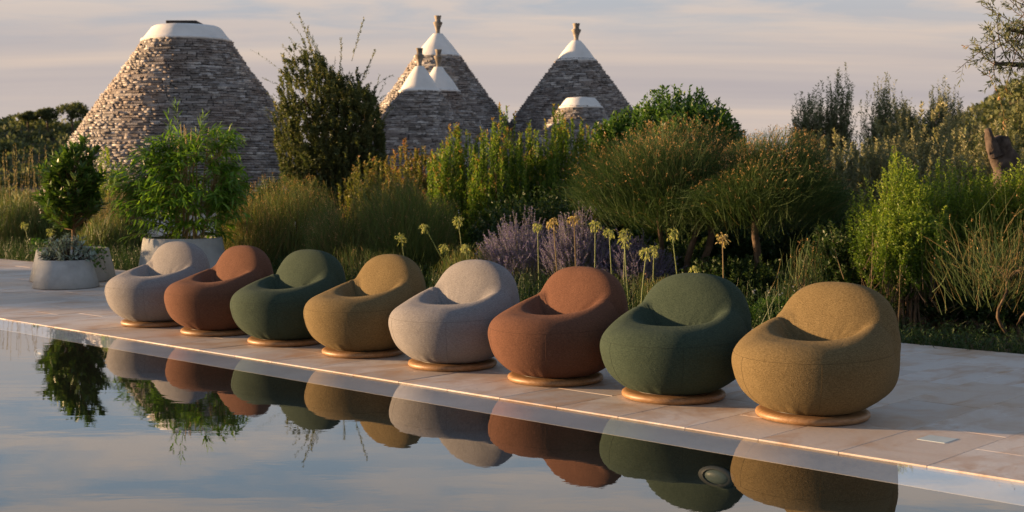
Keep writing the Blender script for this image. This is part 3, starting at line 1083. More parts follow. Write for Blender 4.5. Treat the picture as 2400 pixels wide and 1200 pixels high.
# ---- far hills and woods
def hill(name, cx, cy, rx, ry, h, seed):
    n, k = 48, 24
    ph = np.linspace(0, 2 * np.pi, n, endpoint=False)
    rr = np.linspace(0, 1, k)
    A, Q = np.meshgrid(ph, rr, indexing='ij')
    Z = h * (0.5 + 0.5 * np.cos(np.pi * Q)) * (1 + 0.12 * np.sin(3 * A + seed) * Q + 0.08 * np.sin(7 * A + 2 * seed) * Q) - 0.5
    V = np.stack([cx + rx * Q * np.cos(A), cy + ry * Q * np.sin(A), Z], -1).reshape(-1, 3)
    i, j = np.meshgrid(np.arange(n), np.arange(k - 1), indexing='ij')
    i2 = (i + 1) % n
    F = np.stack([i * k + j, i2 * k + j, i2 * k + j + 1, i * k + j + 1], -1).reshape(-1, 4)
    o = obj(name, np_mesh(name, V, F, smooth=True), M['field'])
    o['kind'] = 'structure'
    return lambda x, y: h * (0.5 + 0.5 * np.cos(np.pi * np.clip(np.hypot((x - cx) / rx, (y - cy) / ry), 0, 1))) - 0.5


def wood_clumps(P, size, per, g, leaf):
    """crowns as clouds of leaf clumps at the points P"""
    n = len(P)
    D = unit(g.normal(size=(n, per, 3)))
    D[..., 2] = np.abs(D[..., 2])
    s = size * g.uniform(0.6, 1.3, n)
    Q = P[:, None] + D * (s[:, None] * g.uniform(0.75, 1.05, (n, per)))[..., None] * np.array([1, 1, 0.85])
    Q = Q.reshape(-1, 3)
    dd = unit(D.reshape(-1, 3) + g.normal(0, 0.6, (n * per, 3)))
    tint = np.clip(0.35 + np.repeat(g.normal(0, 0.16, n), per) + g.normal(0, 0.18, n * per), 0, 1)
    return leaf_arrays(Q, dd, leaf * g.uniform(0.6, 1.4, n * per), leaf * 0.8, tint, g, 0.2)


g = np.random.default_rng(77)
hl = hill('hill_left', -84, 215, 105, 65, 9.6, 1)
hr = hill('hill_right', 50, 105, 26, 34, 11.5, 2)
parts = []
q = g.uniform(-1, 1, (5200, 2))
q = q[np.hypot(q[:, 0], q[:, 1]) < 0.97]
for fn, cx, cy, rx, ry, keep in ((hl, -84, 215, 105, 65, 2400), (hr, 50, 105, 26, 34, 1300)):
    x, y = cx + q[:keep, 0] * rx, cy + q[:keep, 1] * ry
    parts.append(wood_clumps(np.stack([x, y, fn(x, y)], -1), 1.9 if cx < 0 else 1.2, 46, g, 0.62 if cx < 0 else 0.42))
V, F, ti = join_arrays(parts)
tag(obj('woodland', np_mesh('woodland', V, F, ti), LM['wood_far']), 'dark evergreen wood covering the far hills', 'woodland', kind='stuff')
xs = g.uniform(-60, 75, 900)
ys = g.uniform(48, 92, 900)
V, F, ti = wood_clumps(np.stack([xs, ys, np.full(900, -0.3)], -1), 0.85, 60, g, 0.22)
tag(obj('scrubland', np_mesh('scrubland', V, F, ti), LM['wood_far']), 'low scrub spreading across the plain behind the trulli', 'scrub', kind='stuff')
for i, (px, top, hw, lab) in enumerate(((178, 240, 34, 'tallest round crowned tree on the far left ridge'), (120, 258, 20, 'small round tree on the far left ridge between two others'), (75, 263, 18, 'leftmost low round tree on the far left ridge'))):
    Y = 196
    loc = Vector((gx(px, Y), Y, hl(gx(px, Y), Y) - 0.2))
    ztop = at(px, top, Y).z - loc.z
    r = hw / FPX * Y
    t = thing('far_tree', lab, 'tree', loc, 'trees on the far ridge')
    P = np.stack([g.normal(0, r * 0.45, 16), g.normal(0, r * 0.4, 16), ztop - r * 0.75 + g.normal(0, r * 0.22, 16)], -1)
    V, F, ti = wood_clumps(P, r * 0.55, 110, g, 0.34)
    obj('crown', np_mesh('crown', V, F, ti), LM['wood_far'], t)
    V, F = tube_arrays(np.stack([np.zeros(5), np.zeros(5), np.linspace(-0.3, ztop - r, 5)], -1)[None], np.array([0.22]), 0.4, 7)
    obj('trunk', np_mesh('trunk', V, F), M['bark'], t)

# ---- tall shrub between the big cone and the others
def long_sprays(T, C, g):
    n = 90
    S = T[np.argsort(-T[:, 2] - 0.5 * np.abs(T[:, 0]))[:n * 8: 8]]
    E = S + np.stack([g.normal(0, 0.16, n) + 0.25 * S[:, 0], g.normal(0, 0.16, n), g.uniform(0.12, 0.45, n)], -1)
    C2 = bez(S, (S + E) / 2 + g.normal(0, 0.04, (n, 3)), E, 6)
    return leafy(C2, 34, 0.0, 0.045, 0.017, g, 0.8, 0, 0.55, 0.2)


leaf_shrub('elaeagnus', 'tall dark olive leaved shrub with wild sprays between the trulli', 792, 27, 118, 112, 'elae', 3000, 42, 0.066, 0.025, 21, depth=0.9, inner=0.15, amp=0.2,
           tint0=0.48, hcol=0.15, lo=1.0, trunk=0.03, extra=long_sprays, upright=0.30)
t_el = bpy.data.objects['elaeagnus']
g = np.random.default_rng(4)
for px0, top, h0 in ((700, 32, 0.6), (722, 60, 0.5), (853, 44, 0.5), (662, 105, 0.5), (800, 88, 0.4), (880, 118, 0.4)):
    e = at(px0, top, 27) - t_el.location
    s = Vector((e.x * 0.55, 0.05, e.z - h0 - 0.35))
    E, S = np.array([tuple(e)]), np.array([tuple(s)])
    C2 = bez(S, (S + E) / 2 + g.normal(0, 0.05, (1, 3)), E, 9)
    V, F, ti = join_arrays([leafy(C2, 70, 0.15, 0.055, 0.02, g, 0.8, 0, 0.6, 0.2), ribbon_arrays(C2, np.array([0.016]), np.array([0.3]), g)])
    obj('spray', np_mesh('spray', V, F, ti), LM['elae'], t_el)

# ---- the hedge row of myrtle and lentisk
for i, (px, Y, hw, top, lab) in enumerate((
        (1075, 18.0, 78, 306, 'upright myrtle at the left end of the bright green hedge'),
        (1165, 17.6, 72, 286, 'upright myrtle second from the left, below the gap between cones'),
        (1255, 18.3, 72, 292, 'upright myrtle in front of the right hand cone, third along'),
        (1335, 17.7, 66, 286, 'upright myrtle fourth along the hedge, before the low flat trullo'),
        (1415, 18.5, 78, 300, 'upright myrtle at the right end of the hedge by the round shrub'))):
    leaf_shrub('myrtle', lab, px, Y, hw, top, 'myrtle', 520, 54, 0.046, 0.017, 30 + i, depth=0.9, inner=0.25, amp=0.20, tip=0.42, upright=0.75, tint0=0.38, hcol=0.35,
               group='hedge of upright myrtles', ang=0.75, lo=0.8)
for i, (px, Y, hw, top, lab) in enumerate((
        (880, 19.5, 92, 372, 'red tipped lentisk bush under the tall olive leaved shrub'),
        (980, 18.6, 80, 352, 'red tipped lentisk bush between tall shrub and myrtle hedge'))):
    leaf_shrub('lentisk', lab, px, Y, hw, top, 'reddish', 560, 48, 0.042, 0.017, 40 + i, inner=0.3, tip=0.28, upright=0.45, tint0=0.42, hcol=0.30, group='red tipped lentisk bushes', lo=0.8)
leaf_shrub('pittosporum', 'glossy round evergreen shrub rising behind the golden broom', 1615, 17.5, 150, 222, 'pitto', 2300, 24, 0.066, 0.030, 50, inner=0.68, amp=0.14, tint0=0.35, ang=0.85, t0=0.78, group='glossy evergreens behind the broom', lo=0.9)
leaf_shrub('pittosporum', 'lower glossy evergreen beside the right hand trullo cone', 1462, 18.6, 92, 268, 'pitto', 1700, 24, 0.062, 0.028, 51, inner=0.68, amp=0.14, tint0=0.42, ang=0.85, t0=0.78, group='glossy evergreens behind the broom', lo=0.9)

# ---- broom and grass in the middle
broom('broom', 'pale upright broom bush below the tall olive leaved shrub', 700, 17.6, 96, 388, 3400, 60, 0.005, sweep=0.6, dry=0.18, pods=0.4, lo=0.7, mat='broom_light')
broom('broom', 'tawny spreading broom just right of the bamboo planter', 590, 17.2, 78, 448, 3000, 61, 0.0045, sweep=0.35, dry=0.40, pods=0.5, lo=0.7, mat='broom_light')
broom('broom', 'fine green broom bush behind the ochre chair, left of the lavender', 960, 16.2, 130, 402, 6200, 62, 0.0045, sweep=0.25, dry=0.12, pods=0.25, lo=0.75, mat='broom_light')
broom('broom', 'low tawny broom behind the third chair', 800, 16.4, 105, 470, 4000, 63, 0.0045, sweep=0.3, dry=0.28, pods=0.35, lo=0.75, mat='broom_light')
broom('broom_tree', 'left of two broom trees, its golden topped crown over the lavender', 1580, 14.4, 235, 282, 16000, 64, 0.0042, z0=0.74, sweep=0.2, dry=0.03, pods=0.38, boxy=2.1, ln=(0.25, 0.62), trunks=[(0.18, 0.02, 0.045), (0.30, 0.06, 0.05), (-0.25, 0.12, 0.035)],
      group='broom trees behind the chairs', inner=0.30, lo=0.75, amp=0.26)
broom('broom_tree', 'right of two broom trees, on one bent pale trunk behind green chair', 1795, 13.7, 215, 288, 15000, 65, 0.0042, z0=0.80, sweep=0.2, dry=0.03, pods=0.28, boxy=2.1, ln=(0.25, 0.62), trunks=[(-0.17, 0.10, 0.05)],
      group='broom trees behind the chairs', inner=0.30, lo=0.75, amp=0.26)
broom('broom', 'open broom bush with bare orange stems at the right edge', 2340, 10.9, 185, 440, 640, 66, 0.004, z0=0.30, sweep=0.30, dry=0.35, pods=0.25, trunks=[(0.10, -0.10, 0.016), (0.22, 0.02, 0.015), (0.30, 0.10, 0.012)],
      inner=0.15, lo=0.75, amp=0.3)
broom('rush_clump', 'thin grassy clump between the green and ochre chairs', 1880, 11.9, 62, 545, 420, 67, 0.005, sweep=0.8, dry=0.2, pods=0.12, lo=0.3)
for i, (px, Y, hw, top, lab) in enumerate(((1090, 14.6, 70, 560, 'low grassy clump at the left foot of the lavender'), (1420, 13.3, 75, 640, 'low grassy clump behind the grey and brown chairs'),
                                          (1545, 12.6, 55, 640, 'low grassy clump behind the gap left of the green chair'), (880, 15.6, 90, 560, 'low grassy clump behind the ochre chair back'))):
    broom('rush_clump', lab, px, Y, hw, top, 900, 70 + i, 0.005, sweep=0.75, dry=0.25, pods=0.05, lo=0.3, group='low rushy clumps at the deck edge', mat='broom_light')

# ---- dark understorey and right-hand bushes
for i, (px, Y, hw, top, mat, n, m, L, lab) in enumerate((
        (560, 20.5, 52, 378, 'dark', 420, 44, 0.060, 'dark round bush right behind the bamboo plant'),
        (1990, 13.0, 120, 500, 'dark', 700, 44, 0.040, 'dark leafy bush behind the ochre chair at right'),
        (2190, 12.2, 120, 560, 'dark', 700, 44, 0.042, 'dark low bush under the bright green one at right'),
        (2360, 11.9, 90, 600, 'dark', 500, 44, 0.042, 'dark low bush at the right edge behind the open broom'),
        (1720, 13.6, 110, 600, 'dark', 520, 40, 0.040, 'dark underbrush beneath the broom tree trunks'),
        (1560, 14.8, 120, 560, 'dark', 520, 40, 0.042, 'dark underbrush behind the agapanthus stalks'),
        (1250, 16.6, 170, 450, 'dark', 900, 44, 0.048, 'dark leafy mass below the myrtle hedge behind the lavender'),
        (1905, 15.5, 110, 430, 'dark', 640, 42, 0.045, 'dark leafy mass right of the broom trees'),
        (1690, 16.8, 150, 455, 'dark', 800, 44, 0.050, 'dark leafy mass seen between the two broom tree trunks'),
        (205, 27, 55, 385, 'dark', 500, 40, 0.070, 'dark bush at the left foot of the big cone'),
        (640, 24, 45, 400, 'dark', 300, 40, 0.065, 'dark bush at the right foot of the big cone'))):
    leaf_shrub('underbrush', lab, px, Y, hw, top, mat, n, m, L, L * 0.42, 80 + i, inner=0.3, lo=0.9, group='dark underbrush', tint0=0.34)
for i, (px, Y, hw, top, lab) in enumerate(((1990, 18.2, 120, 318, 'silvery leaved bush right of the broom trees'), (2130, 17.4, 130, 302, 'silvery leaved bush behind the bright green one'),
                                          (2270, 18.4, 115, 318, 'silvery leaved bush left of the gnarled olive stump'), (2060, 22, 130, 292, 'pale bush below the row of young olives'),
                                          (2330, 24, 110, 262, 'pale bushy mound at the foot of the right hill'), (2210, 25, 85, 258, 'pale grey mound between young olives and hill'))):
    leaf_shrub('silver_bush', lab, px, Y, hw, top, 'silver' if i != 4 else 'elae', 620, 44, 0.055, 0.019, 90 + i, inner=0.35, amp=0.3, upright=0.45, lo=0.8, group='silvery bushes at right', tint0=0.62, hcol=0.3)
for i, (px, Y, hw, top, lab) in enumerate(((2125, 12.4, 110, 385, 'bright green feathery lentisk left of the right edge'), (2255, 13.0, 130, 402, 'bright green feathery lentisk in the middle at right'),
                                          (2400, 12.6, 95, 405, 'bright green feathery lentisk at the right edge below the stump'), (2130, 11.9, 60, 500, 'small bright green lentisk branch low beside the dark bush'))):
    leaf_shrub('green_lentisk', lab, px, Y, hw, top, 'lentisk', 820, 52, 0.034, 0.013, 100 + i, inner=0.55, amp=0.34, lo=0.6, group='bright green lentisks', tint0=0.5, hcol=0.45, z0=0.35, ang=1.0)
for i, (px, Y, hw, top, lab) in enumerate(((1888, 31, 40, 226, 'leftmost young olive on the skyline at right'), (1950, 30, 42, 198, 'tallest young olive on the skyline at right'),
                                          (2062, 31, 42, 204, 'thin young olive third along the skyline'), (2130, 32, 50, 202, 'young olive fourth along the skyline'), (2195, 31, 52, 206, 'broad young olive last before the right hill'))):
    leaf_shrub('young_olive', lab, px, Y, hw, top, 'olive', 420, 26, 0.075, 0.024, 110 + i, z0=1.75, inner=0.1, amp=0.5, t0=0.76, group='young olives on the skyline', cat='tree', trunk=0.03, lo=0.9, tint0=0.5)
leaf_shrub('flowering_mat', 'low green plant dotted with tiny white flowers between the last chairs', 1825, 11.75, 70, 700, 'ivy', 520, 26, 0.022, 0.010, 120, inner=0.4, lo=0.5, group='flowering plants at the deck edge', tint0=0.25, cat='plant')
fm = bpy.data.objects['flowering_mat']
g = np.random.default_rng(9)
P = np.stack([g.uniform(-0.26, 0.26, 26), g.uniform(-0.22, 0.05, 26), g.uniform(0.28, 0.43, 26)], -1)
pv = np.concatenate([np.array([[0, 0, 0], [0.006 * math.cos(q + 0.5), 0.006 * math.sin(q + 0.5), 0.002], [0.010 * math.cos(q), 0.010 * math.sin(q), 0.001], [0.006 * math.cos(q - 0.5), 0.006 * math.sin(q - 0.5), 0.002]]) for q in np.arange(5) * 1.2566])
fl_me = np_mesh('flower', pv, np.arange(20).reshape(5, 4), np.full(20, 0.6))
for q in range(26):
    obj('flower', fl_me, LM['white'], fm, tuple(P[q]), (R(50) + g.normal(0, 0.4), g.normal(0, 0.4), g.uniform(-0.8, 0.8)))

# ---- left-hand planting
leaf_shrub('yellow_shrub', 'yellow green upright shoots before the big cone, between the planters', 268, 22, 40, 330, 'lentisk', 180, 50, 0.055, 0.018, 130, inner=0.2, upright=0.8, tint0=0.62, group='left hand shrubs', lo=0.9)
broom('dry_grass', 'brownish feathery grass mass between the two planters', 285, 21.0, 75, 410, 2600, 131, 0.006, sweep=0.7, dry=0.5, pods=0.4, lo=0.7)
broom('tall_grass', 'tall green grass clump at the far left edge', 20, 22.5, 95, 455, 2600, 132, 0.008, sweep=0.8, dry=0.12, pods=0.05, lo=0.3, mat='grass')
broom('tall_grass', 'tall green grass clump left of the potted laurel', 110, 23.0, 80, 440, 2200, 133, 0.008, sweep=0.75, dry=0.2, pods=0.1, lo=0.3, mat='grass')
broom('tall_grass', 'green grass clump between laurel and bamboo planters', 245, 20.3, 70, 500, 2000, 134, 0.007, sweep=0.75, dry=0.2, pods=0.1, lo=0.3, mat='grass')
g = np.random.default_rng(12)
n = 46
X0 = np.array([gx(p, 23) for p in g.uniform(-20, 115, n)])
S = np.stack([X0, g.uniform(22, 24, n), np.full(n, -0.1)], -1)
E = S + np.stack([g.normal(0.05, 0.12, n), g.normal(0, 0.1, n), g.uniform(1.2, 2.0, n)], -1)
C = bez(S, (S + E) / 2 + g.normal(0, 0.05, (n, 3)), E, 8)
t = thing('reed_grass', 'tall wispy seeding grass stalks at the far left', 'grass', (0, 0, 0))
V, F, ti = join_arrays([ribbon_arrays(C, np.full(n, 0.007), g.uniform(0.3, 0.8, n), g), leafy(C, 14, 0.72, 0.05, 0.012, g, 0.4, 0, 0.5)])
obj('stalks', np_mesh('stalks', V, F, ti), LM['straw'], t)
t['kind'] = 'stuff'

# ---- russian sage (lavender coloured)
def sage(px, Y, hw, top, n, seed, lab):
    g = np.random.default_rng(seed)
    loc, rx, h = place(px, Y, hw, top)
    t = thing('lavender_bush', lab, 'lavender', loc, 'lavender bushes behind the grey and brown chairs')
    th = g.uniform(0, 2 * np.pi, n)
    rr = np.sqrt(g.uniform(0, 1, n))
    E = np.stack([rx * rr * np.cos(th), rx * 0.7 * rr * np.sin(th), h * (1.0 - 0.42 * rr ** 1.6) * g.uniform(0.70, 1.0, n)], -1)
    S = E * np.array([0.35, 0.35, 0]) + g.normal(0, 0.04, (n, 3)) * np.array([1, 1, 0])
    C = bez(S, (S + E) / 2 + E * np.array([-0.10, -0.10, 0.08]) + g.normal(0, 0.02, (n, 3)), E, 8)
    # side spikes
    idx = np.repeat(np.arange(n), 3)
    tq = g.uniform(0.45, 0.8, (len(idx), 1))
    P, T_ = along(C[idx], tq)
    P, T_ = P[:, 0], T_[:, 0]
    side = unit(T_ + 0.55 * unit(g.normal(size=T_.shape)))
    E2 = P + side * g.uniform(0.10, 0.24, len(P))[:, None]
    C2 = bez(P, (P + E2) / 2, E2, 8)
    V, F, ti = join_arrays([ribbon_arrays(C, np.full(n, 0.005), g.uniform(0.2, 0.8, n), g, 0.5), ribbon_arrays(C2, np.full(len(C2), 0.003), g.uniform(0.2, 0.8, len(C2)), g, 0.5),
                            leafy(C, 16, 0.1, 0.030, 0.007, g, 0.8, 0, 0.4)])
    obj('stem', np_mesh('stem', V, F, ti), LM['sagestem'], t)
    V, F, ti = join_arrays([leafy(C, 46, 0.62, 0.016, 0.011, g, 1.1, 0, 0.5, 0.25), leafy(C2, 20, 0.25, 0.014, 0.010, g, 1.1, 0, 0.45, 0.25)])
    obj('flower_spikes', np_mesh('flower_spikes', V, F, ti), LM['sage'], t)


sage(1225, 14.6, 112, 470, 230, 141, 'lavender coloured bush behind the light grey chair, leftmost')
sage(1355, 14.2, 100, 468, 210, 142, 'lavender coloured bush in the middle behind the brown chair')
sage(1490, 14.0, 105, 530, 170, 143, 'lower lavender coloured bush at right, behind the green chair')

# ---- agapanthus stalks
AG = [(995, 530, 15.2, 1055, 'g'), (1040, 578, 14.6, 1068, 'g'), (940, 556, 15.2, 948, 'g'), (1074, 516, 14.8, 1092, 'g'), (1090, 578, 14.4, 1100, 'g'),
      (1297, 522, 13.4, 1308, 'd'), (1345, 512, 13.5, 1348, 'd'), (1395, 524, 13.2, 1392, 'g'), (1428, 543, 13.0, 1436, 'g'), (1466, 543, 13.1, 1462, 'g'),
      (1464, 562, 12.6, 1474, 'g'), (1516, 588, 12.2, 1506, 'g'), (1575, 545, 12.6, 1592, 'g'), (1693, 556, 12.3, 1695, 'd'), (1628, 628, 12.0, 1634, 'g'),
      (1260, 528, 13.9, 1262, 'g'), (1533, 582, 12.7, 1530, 'g'), (58, 526, 20.9, 78, 'g'), (118, 540, 20.6, 120, 'g')]
AGL = ['tall green agapanthus leaning left behind the ochre chair', 'shorter agapanthus seed head right of the leaning one', 'faded drooping agapanthus behind the ochre chair back',
       'agapanthus seed head left of the lavender, upper', 'agapanthus seed head left of the lavender, lower', 'dry straw coloured agapanthus head before the lavender', 'dry agapanthus head highest before the lavender',
       'green agapanthus head just right of the dry ones', 'full agapanthus head left of the close pair', 'upper agapanthus head of the close pair behind the brown chair', 'lower agapanthus head of the close pair',
       'drooping agapanthus head between the brown and green chairs', 'lone agapanthus leaning left above the green chair', 'dry agapanthus on a pale stalk above the green chair', 'small agapanthus head just over the green chair back',
       'dim agapanthus head inside the lavender', 'smaller agapanthus head beside the drooping one', 'agapanthus in the grass left of the planters', 'small agapanthus head behind the small planter']
for i, (hx, hy, Y, bx, kind) in enumerate(AG):
    g = np.random.default_rng(200 + i)
    head = at(hx, hy, Y)
    root = Vector((gx(bx, Y) + (gx(bx, Y) - head.x) * 0.5, Y, -0.07))
    t = thing('agapanthus', AGL[i], 'flower', root, 'agapanthus stalks behind the chairs')
    e = np.array([tuple(head - root)])
    C = bez(np.zeros((1, 3)), e * 0.5 + g.normal(0, 0.02, (1, 3)), e, 9)
    V, F = tube_arrays(C, np.array([0.0075]), 0.25, 6)
    obj('stalk', np_mesh('stalk', V, F, np.full(len(V), 0.7 if kind == 'g' else 0.5), smooth=True), LM['stalk' if kind == 'g' else 'straw'], t)
    n = 34
    D = unit(g.normal(size=(n, 3)) + np.array([0, 0, 0.25]))
    rad = 0.060 * g.uniform(0.78, 1.15) if hx not in (1628,) else 0.04
    if hx < 200: rad = 0.06
    c0 = np.repeat(e, n, 0)
    E = c0 + D * rad * g.uniform(0.75, 1.1, (n, 1)) - np.array([0, 0, 0.022])
    C2 = bez(c0, c0 + D * rad * 0.65 + np.array([0, 0, 0.006]), E, 4)
    V, F, ti = join_arrays([ribbon_arrays(C2, np.full(n, 0.0035), np.full(n, 0.4), g, 0.2), leafy(C2, 3, 0.78, 0.024, 0.011, g, 0.5, 0, 0.6, 0.3, 0.25)])
    obj('seed_head', np_mesh('seed_head', V, F, ti), LM['umbel' if kind == 'g' else 'umbel_dry'], t)

# ---- two wild oat stalks right of the last chair
for px, tip, Y, lab in ((2043, 545, 10.6, 'taller dry oat stalk rising behind the right hand ochre chair'), (2108, 622, 10.3, 'shorter dry oat stalk beside the right hand ochre chair')):
    g = np.random.default_rng(px)
    root = Vector((gx(px - 2, Y), Y, -0.07))
    t = thing('oat_stalk', lab, 'oat', root, 'wild oat stalks')
    e = np.array([tuple(at(px + 2, tip, Y) - root)])
    C = bez(np.zeros((1, 3)), e * 0.5, e, 8)
    V, F = tube_arrays(C, np.array([0.0022]), 0.4, 5)
    obj('stalk', np_mesh('stalk', V, F, np.full(len(V), 0.6)), LM['straw'], t)
    n = 12
    P, T_ = along(np.repeat(C, n, 0), np.linspace(0.72, 0.99, n)[:, None])
    P = P[:, 0]
    sd = np.stack([np.where(np.arange(n) % 2, 1, -1) * g.uniform(0.01, 0.055, n), g.normal(0, 0.02, n), g.uniform(-0.01, 0.02, n)], -1)
    C2 = bez(P, P + sd * 0.6 + np.array([0, 0, 0.02]), P + sd, 4)
    V, F, ti = join_arrays([ribbon_arrays(C2, np.full(n, 0.0016), np.full(n, 0.5), g), leaf_arrays(C2[:, -1], np.tile([[0.2, 0, -1.0]], (n, 1)) + g.normal(0, 0.3, (n, 3)), np.full(n, 0.026), np.full(n, 0.008), g.uniform(0.4, 1, n), g)])
    obj('spikelets', np_mesh('spikelets', V, F, ti), LM['straw'], t)

# ---- low ground cover under everything at the deck edge
g = np.random.default_rng(31)
n = 16000
aa = g.uniform(-1.5, 21, n)
bb = BACK + 0.02 + g.exponential(0.7, n)
P = np.stack([aa * UX + bb * BX, aa * UY + bb * BY, np.full(n, -0.06)], -1)
S = P
E = P + np.stack([g.normal(0, 0.10, n), g.normal(0, 0.10, n), g.uniform(0.08, 0.42, n) * np.where(aa < 5.5, 0.4, 1.0)], -1)
C = bez(S, (S + E) / 2 + np.array([0, 0, 0.03]), E, 4)
V, F, ti = join_arrays([ribbon_arrays(C, np.full(n, 0.006), np.clip(g.normal(0.4, 0.2, n), 0, 1), g), leafy(C[::2], 5, 0.3, 0.035, 0.012, g, 0.9)])
tag(obj('ground_cover', np_mesh('ground_cover', V, F, ti), LM['dark']), 'low grass and weeds along the planted edge of the deck', 'ground cover', kind='stuff')

# ---- boundary hedge beyond the left end of the terrace (its shadow falls on the planters)
for i, (x_, y_, lab) in enumerate(((-18.9, 16.6, 'boundary hedge shrub past the terrace end, nearest'), (-19.2, 18.3, 'boundary hedge shrub past the terrace end, middle'), (-19.5, 20.0, 'boundary hedge shrub past the terrace end, farthest'))):
    g = np.random.default_rng(500 + i)
    t = thing('boundary_hedge', lab, 'hedge', (x_, y_, -0.08), 'hedge past the terrace end')
    T, D = dome_targets(420, 1.1, 1.05, 2.35, g, 0.0, 0.9, 0.3, 0.15)
    C = shoots_to(T, g, 0.45, 0.25)
    V, F, ti = leafy(C, 40, 0.3, 0.07, 0.03, g)
    obj('foliage', np_mesh('foliage', V, F, ti), LM['dark'], t)
    V, F = branches(T, g, 14, 0.02)
    obj('stem', np_mesh('stem', V, F), M['bark'], t)

# ------------------------------------------------------------------ planters and their plants
def planter(label, px, py, Y, r0, r1, h, soil=0.06):
    p = at(px, py, Y)
    t = thing('planter', label, 'planter', (p.x, Y, 0.002), 'tapered concrete planters')
    th = 0.035
    prof = [(0.0, 0.0), (r0 - 0.02, 0.0), (r0, 0.012), (r0 - (r0 - r1) * 0.5, h * 0.5), (r1, h - 0.012), (r1 - 0.008, h), (r1 - th, h), (r1 - th - 0.003, h - 0.01), (r1 - th + 0.01, h - 0.16), (0, h - 0.16)]
    obj('pot_wall', lathe('pot_wall', prof, 72, True, 0.0012, int(px)), M['pot'], t)
    obj('potting_soil', lathe('potting_soil', [(r1 - th + 0.004, h - soil), (r1 * 0.5, h - soil + 0.02), (0, h - soil + 0.025)], 40, True, 0.02, 3), M['soil'], t)
    return t, Vector((p.x, Y, h - soil))


def long_leaf(name, L, W, droop, fold=0.14):
    """a lance leaf: two rows of faces folded along the midrib"""
    k = 6
    s = np.linspace(0, 1, k)
    w_ = W * 0.5 * np.sin(np.pi * np.clip(s * 0.93 + 0.07, 0, 1)) ** 0.8 * (1 - s * 0.25)
    w_[-1] = 0.0006
    y = L * s * (1 - 0.15 * droop * s)
    z = -droop * L * s ** 2 * 0.5
    mid = np.stack([0 * s, y, z - fold * w_], -1)
    l = np.stack([-w_, y, z], -1)
    r = np.stack([w_, y, z], -1)
    V = np.stack([l, mid, r], 1).reshape(-1, 3)
    F = []
    for i in range(k - 1):
        b = i * 3
        F += [[b, b + 1, b + 4, b + 3], [b + 1, b + 2, b + 5, b + 4]]
    return V, np.array(F)


def place_leaves(parent, protos, mat, P, D, scale, g, keep, name='leaf', tint0=0.45):
    """300 leaves nearest the camera as leaf objects, the rest joined"""
    n = len(P)
    D = unit(D)
    order = np.argsort(P[:, 1])          # nearest to the camera first (small Y)
    sel = np.zeros(n, bool)
    sel[order[:keep]] = True
    mes = []
    for V, F in protos:
        for q in (0.25, 0.5, 0.75):
            me = np_mesh(name, V, F, np.full(len(V), q), smooth=True)
            me.materials.append(mat)
            mes.append(me)
    Vs, Fs, Ts, off = [], [], [], 0
    upv = np.array([0, 0, 1.0])
    for i in range(n):
        y = D[i]
        x = np.cross(y, upv + g.normal(0, 0.35, 3))
        x /= max(np.linalg.norm(x), 1e-6)
        z = np.cross(x, y)
        Rm = np.stack([x, y, z], 1) * scale[i]
        if sel[i]:
            o = bpy.data.objects.new(name, mes[i % len(mes)])
            o.parent = parent
            o.matrix_basis = Matrix([[Rm[0, 0], Rm[0, 1], Rm[0, 2], P[i, 0]], [Rm[1, 0], Rm[1, 1], Rm[1, 2], P[i, 1]], [Rm[2, 0], Rm[2, 1], Rm[2, 2], P[i, 2]], [0, 0, 0, 1]])
            COL.objects.link(o)
        else:
            V, F = protos[i % len(protos)]
            Vs.append(V @ Rm.T + P[i])
            Fs.append(F + off)
            Ts.append(np.full(len(V), np.clip(g.normal(tint0, 0.2), 0, 1)))
            off += len(V)
    if Vs:
        o = obj('foliage', np_mesh('foliage', np.concatenate(Vs), np.concatenate(Fs), np.concatenate(Ts), smooth=True), mat, parent)
        o['kind'] = 'stuff'


small, s_top = planter('low grey concrete planter in front, holding the silvery plant', 154, 640, 15.7, 0.385, 0.30, 0.335)
large, l_top = planter('wider grey planter half hidden behind the low one, with ivy spilling', 172, 640, 16.75, 0.53, 0.44, 0.41)
big, b_top = planter('big grey concrete planter behind the first chair, holding bamboo', 430, 640, 16.5, 0.575, 0.485, 0.56)

# silvery euphorbia
g = np.random.default_rng(301)
t = thing('euphorbia', 'silvery blue green euphorbia dome in the low front planter', 'plant', s_top + Vector((0.05, 0, 0)))
n = 64
D = unit(g.normal(size=(n, 3)) * np.array([1, 0.8, 0.55]) + np.array([0, 0, 0.62]))
E = D * np.array([0.36, 0.30, 0.42]) * g.uniform(0.75, 1.0, (n, 1))
E[:, 2] = np.maximum(E[:, 2], 0.12)
S = g.normal(0, 0.04, (n, 3)) * np.array([1, 1, 0])
C = bez(S, E * 0.5 + np.array([0, 0, 0.05]) * 0 + E * np.array([0.1, 0.1, -0.12]), E, 7)
V, F = tube_arrays(C, np.full(n, 0.008), 0.3, 5)
obj('stem', np_mesh('stem', V, F, smooth=True), M['bark_grey'], t)
tq = np.clip(0.58 + 0.42 * g.uniform(0, 1, (n, 26)) ** 0.8, 0, 0.999)
P, T_ = along(C, tq)
P, T_ = P.reshape(-1, 3), T_.reshape(-1, 3)
sd = unit(np.cross(T_, g.normal(size=T_.shape)))
place_leaves(t, [long_leaf('l', 0.075, 0.014, 0.2), long_leaf('l', 0.065, 0.012, -0.1)], LM['euph'], P, T_ * 0.45 + sd * 0.9, g.uniform(0.75, 1.2, len(P)), g, 300)

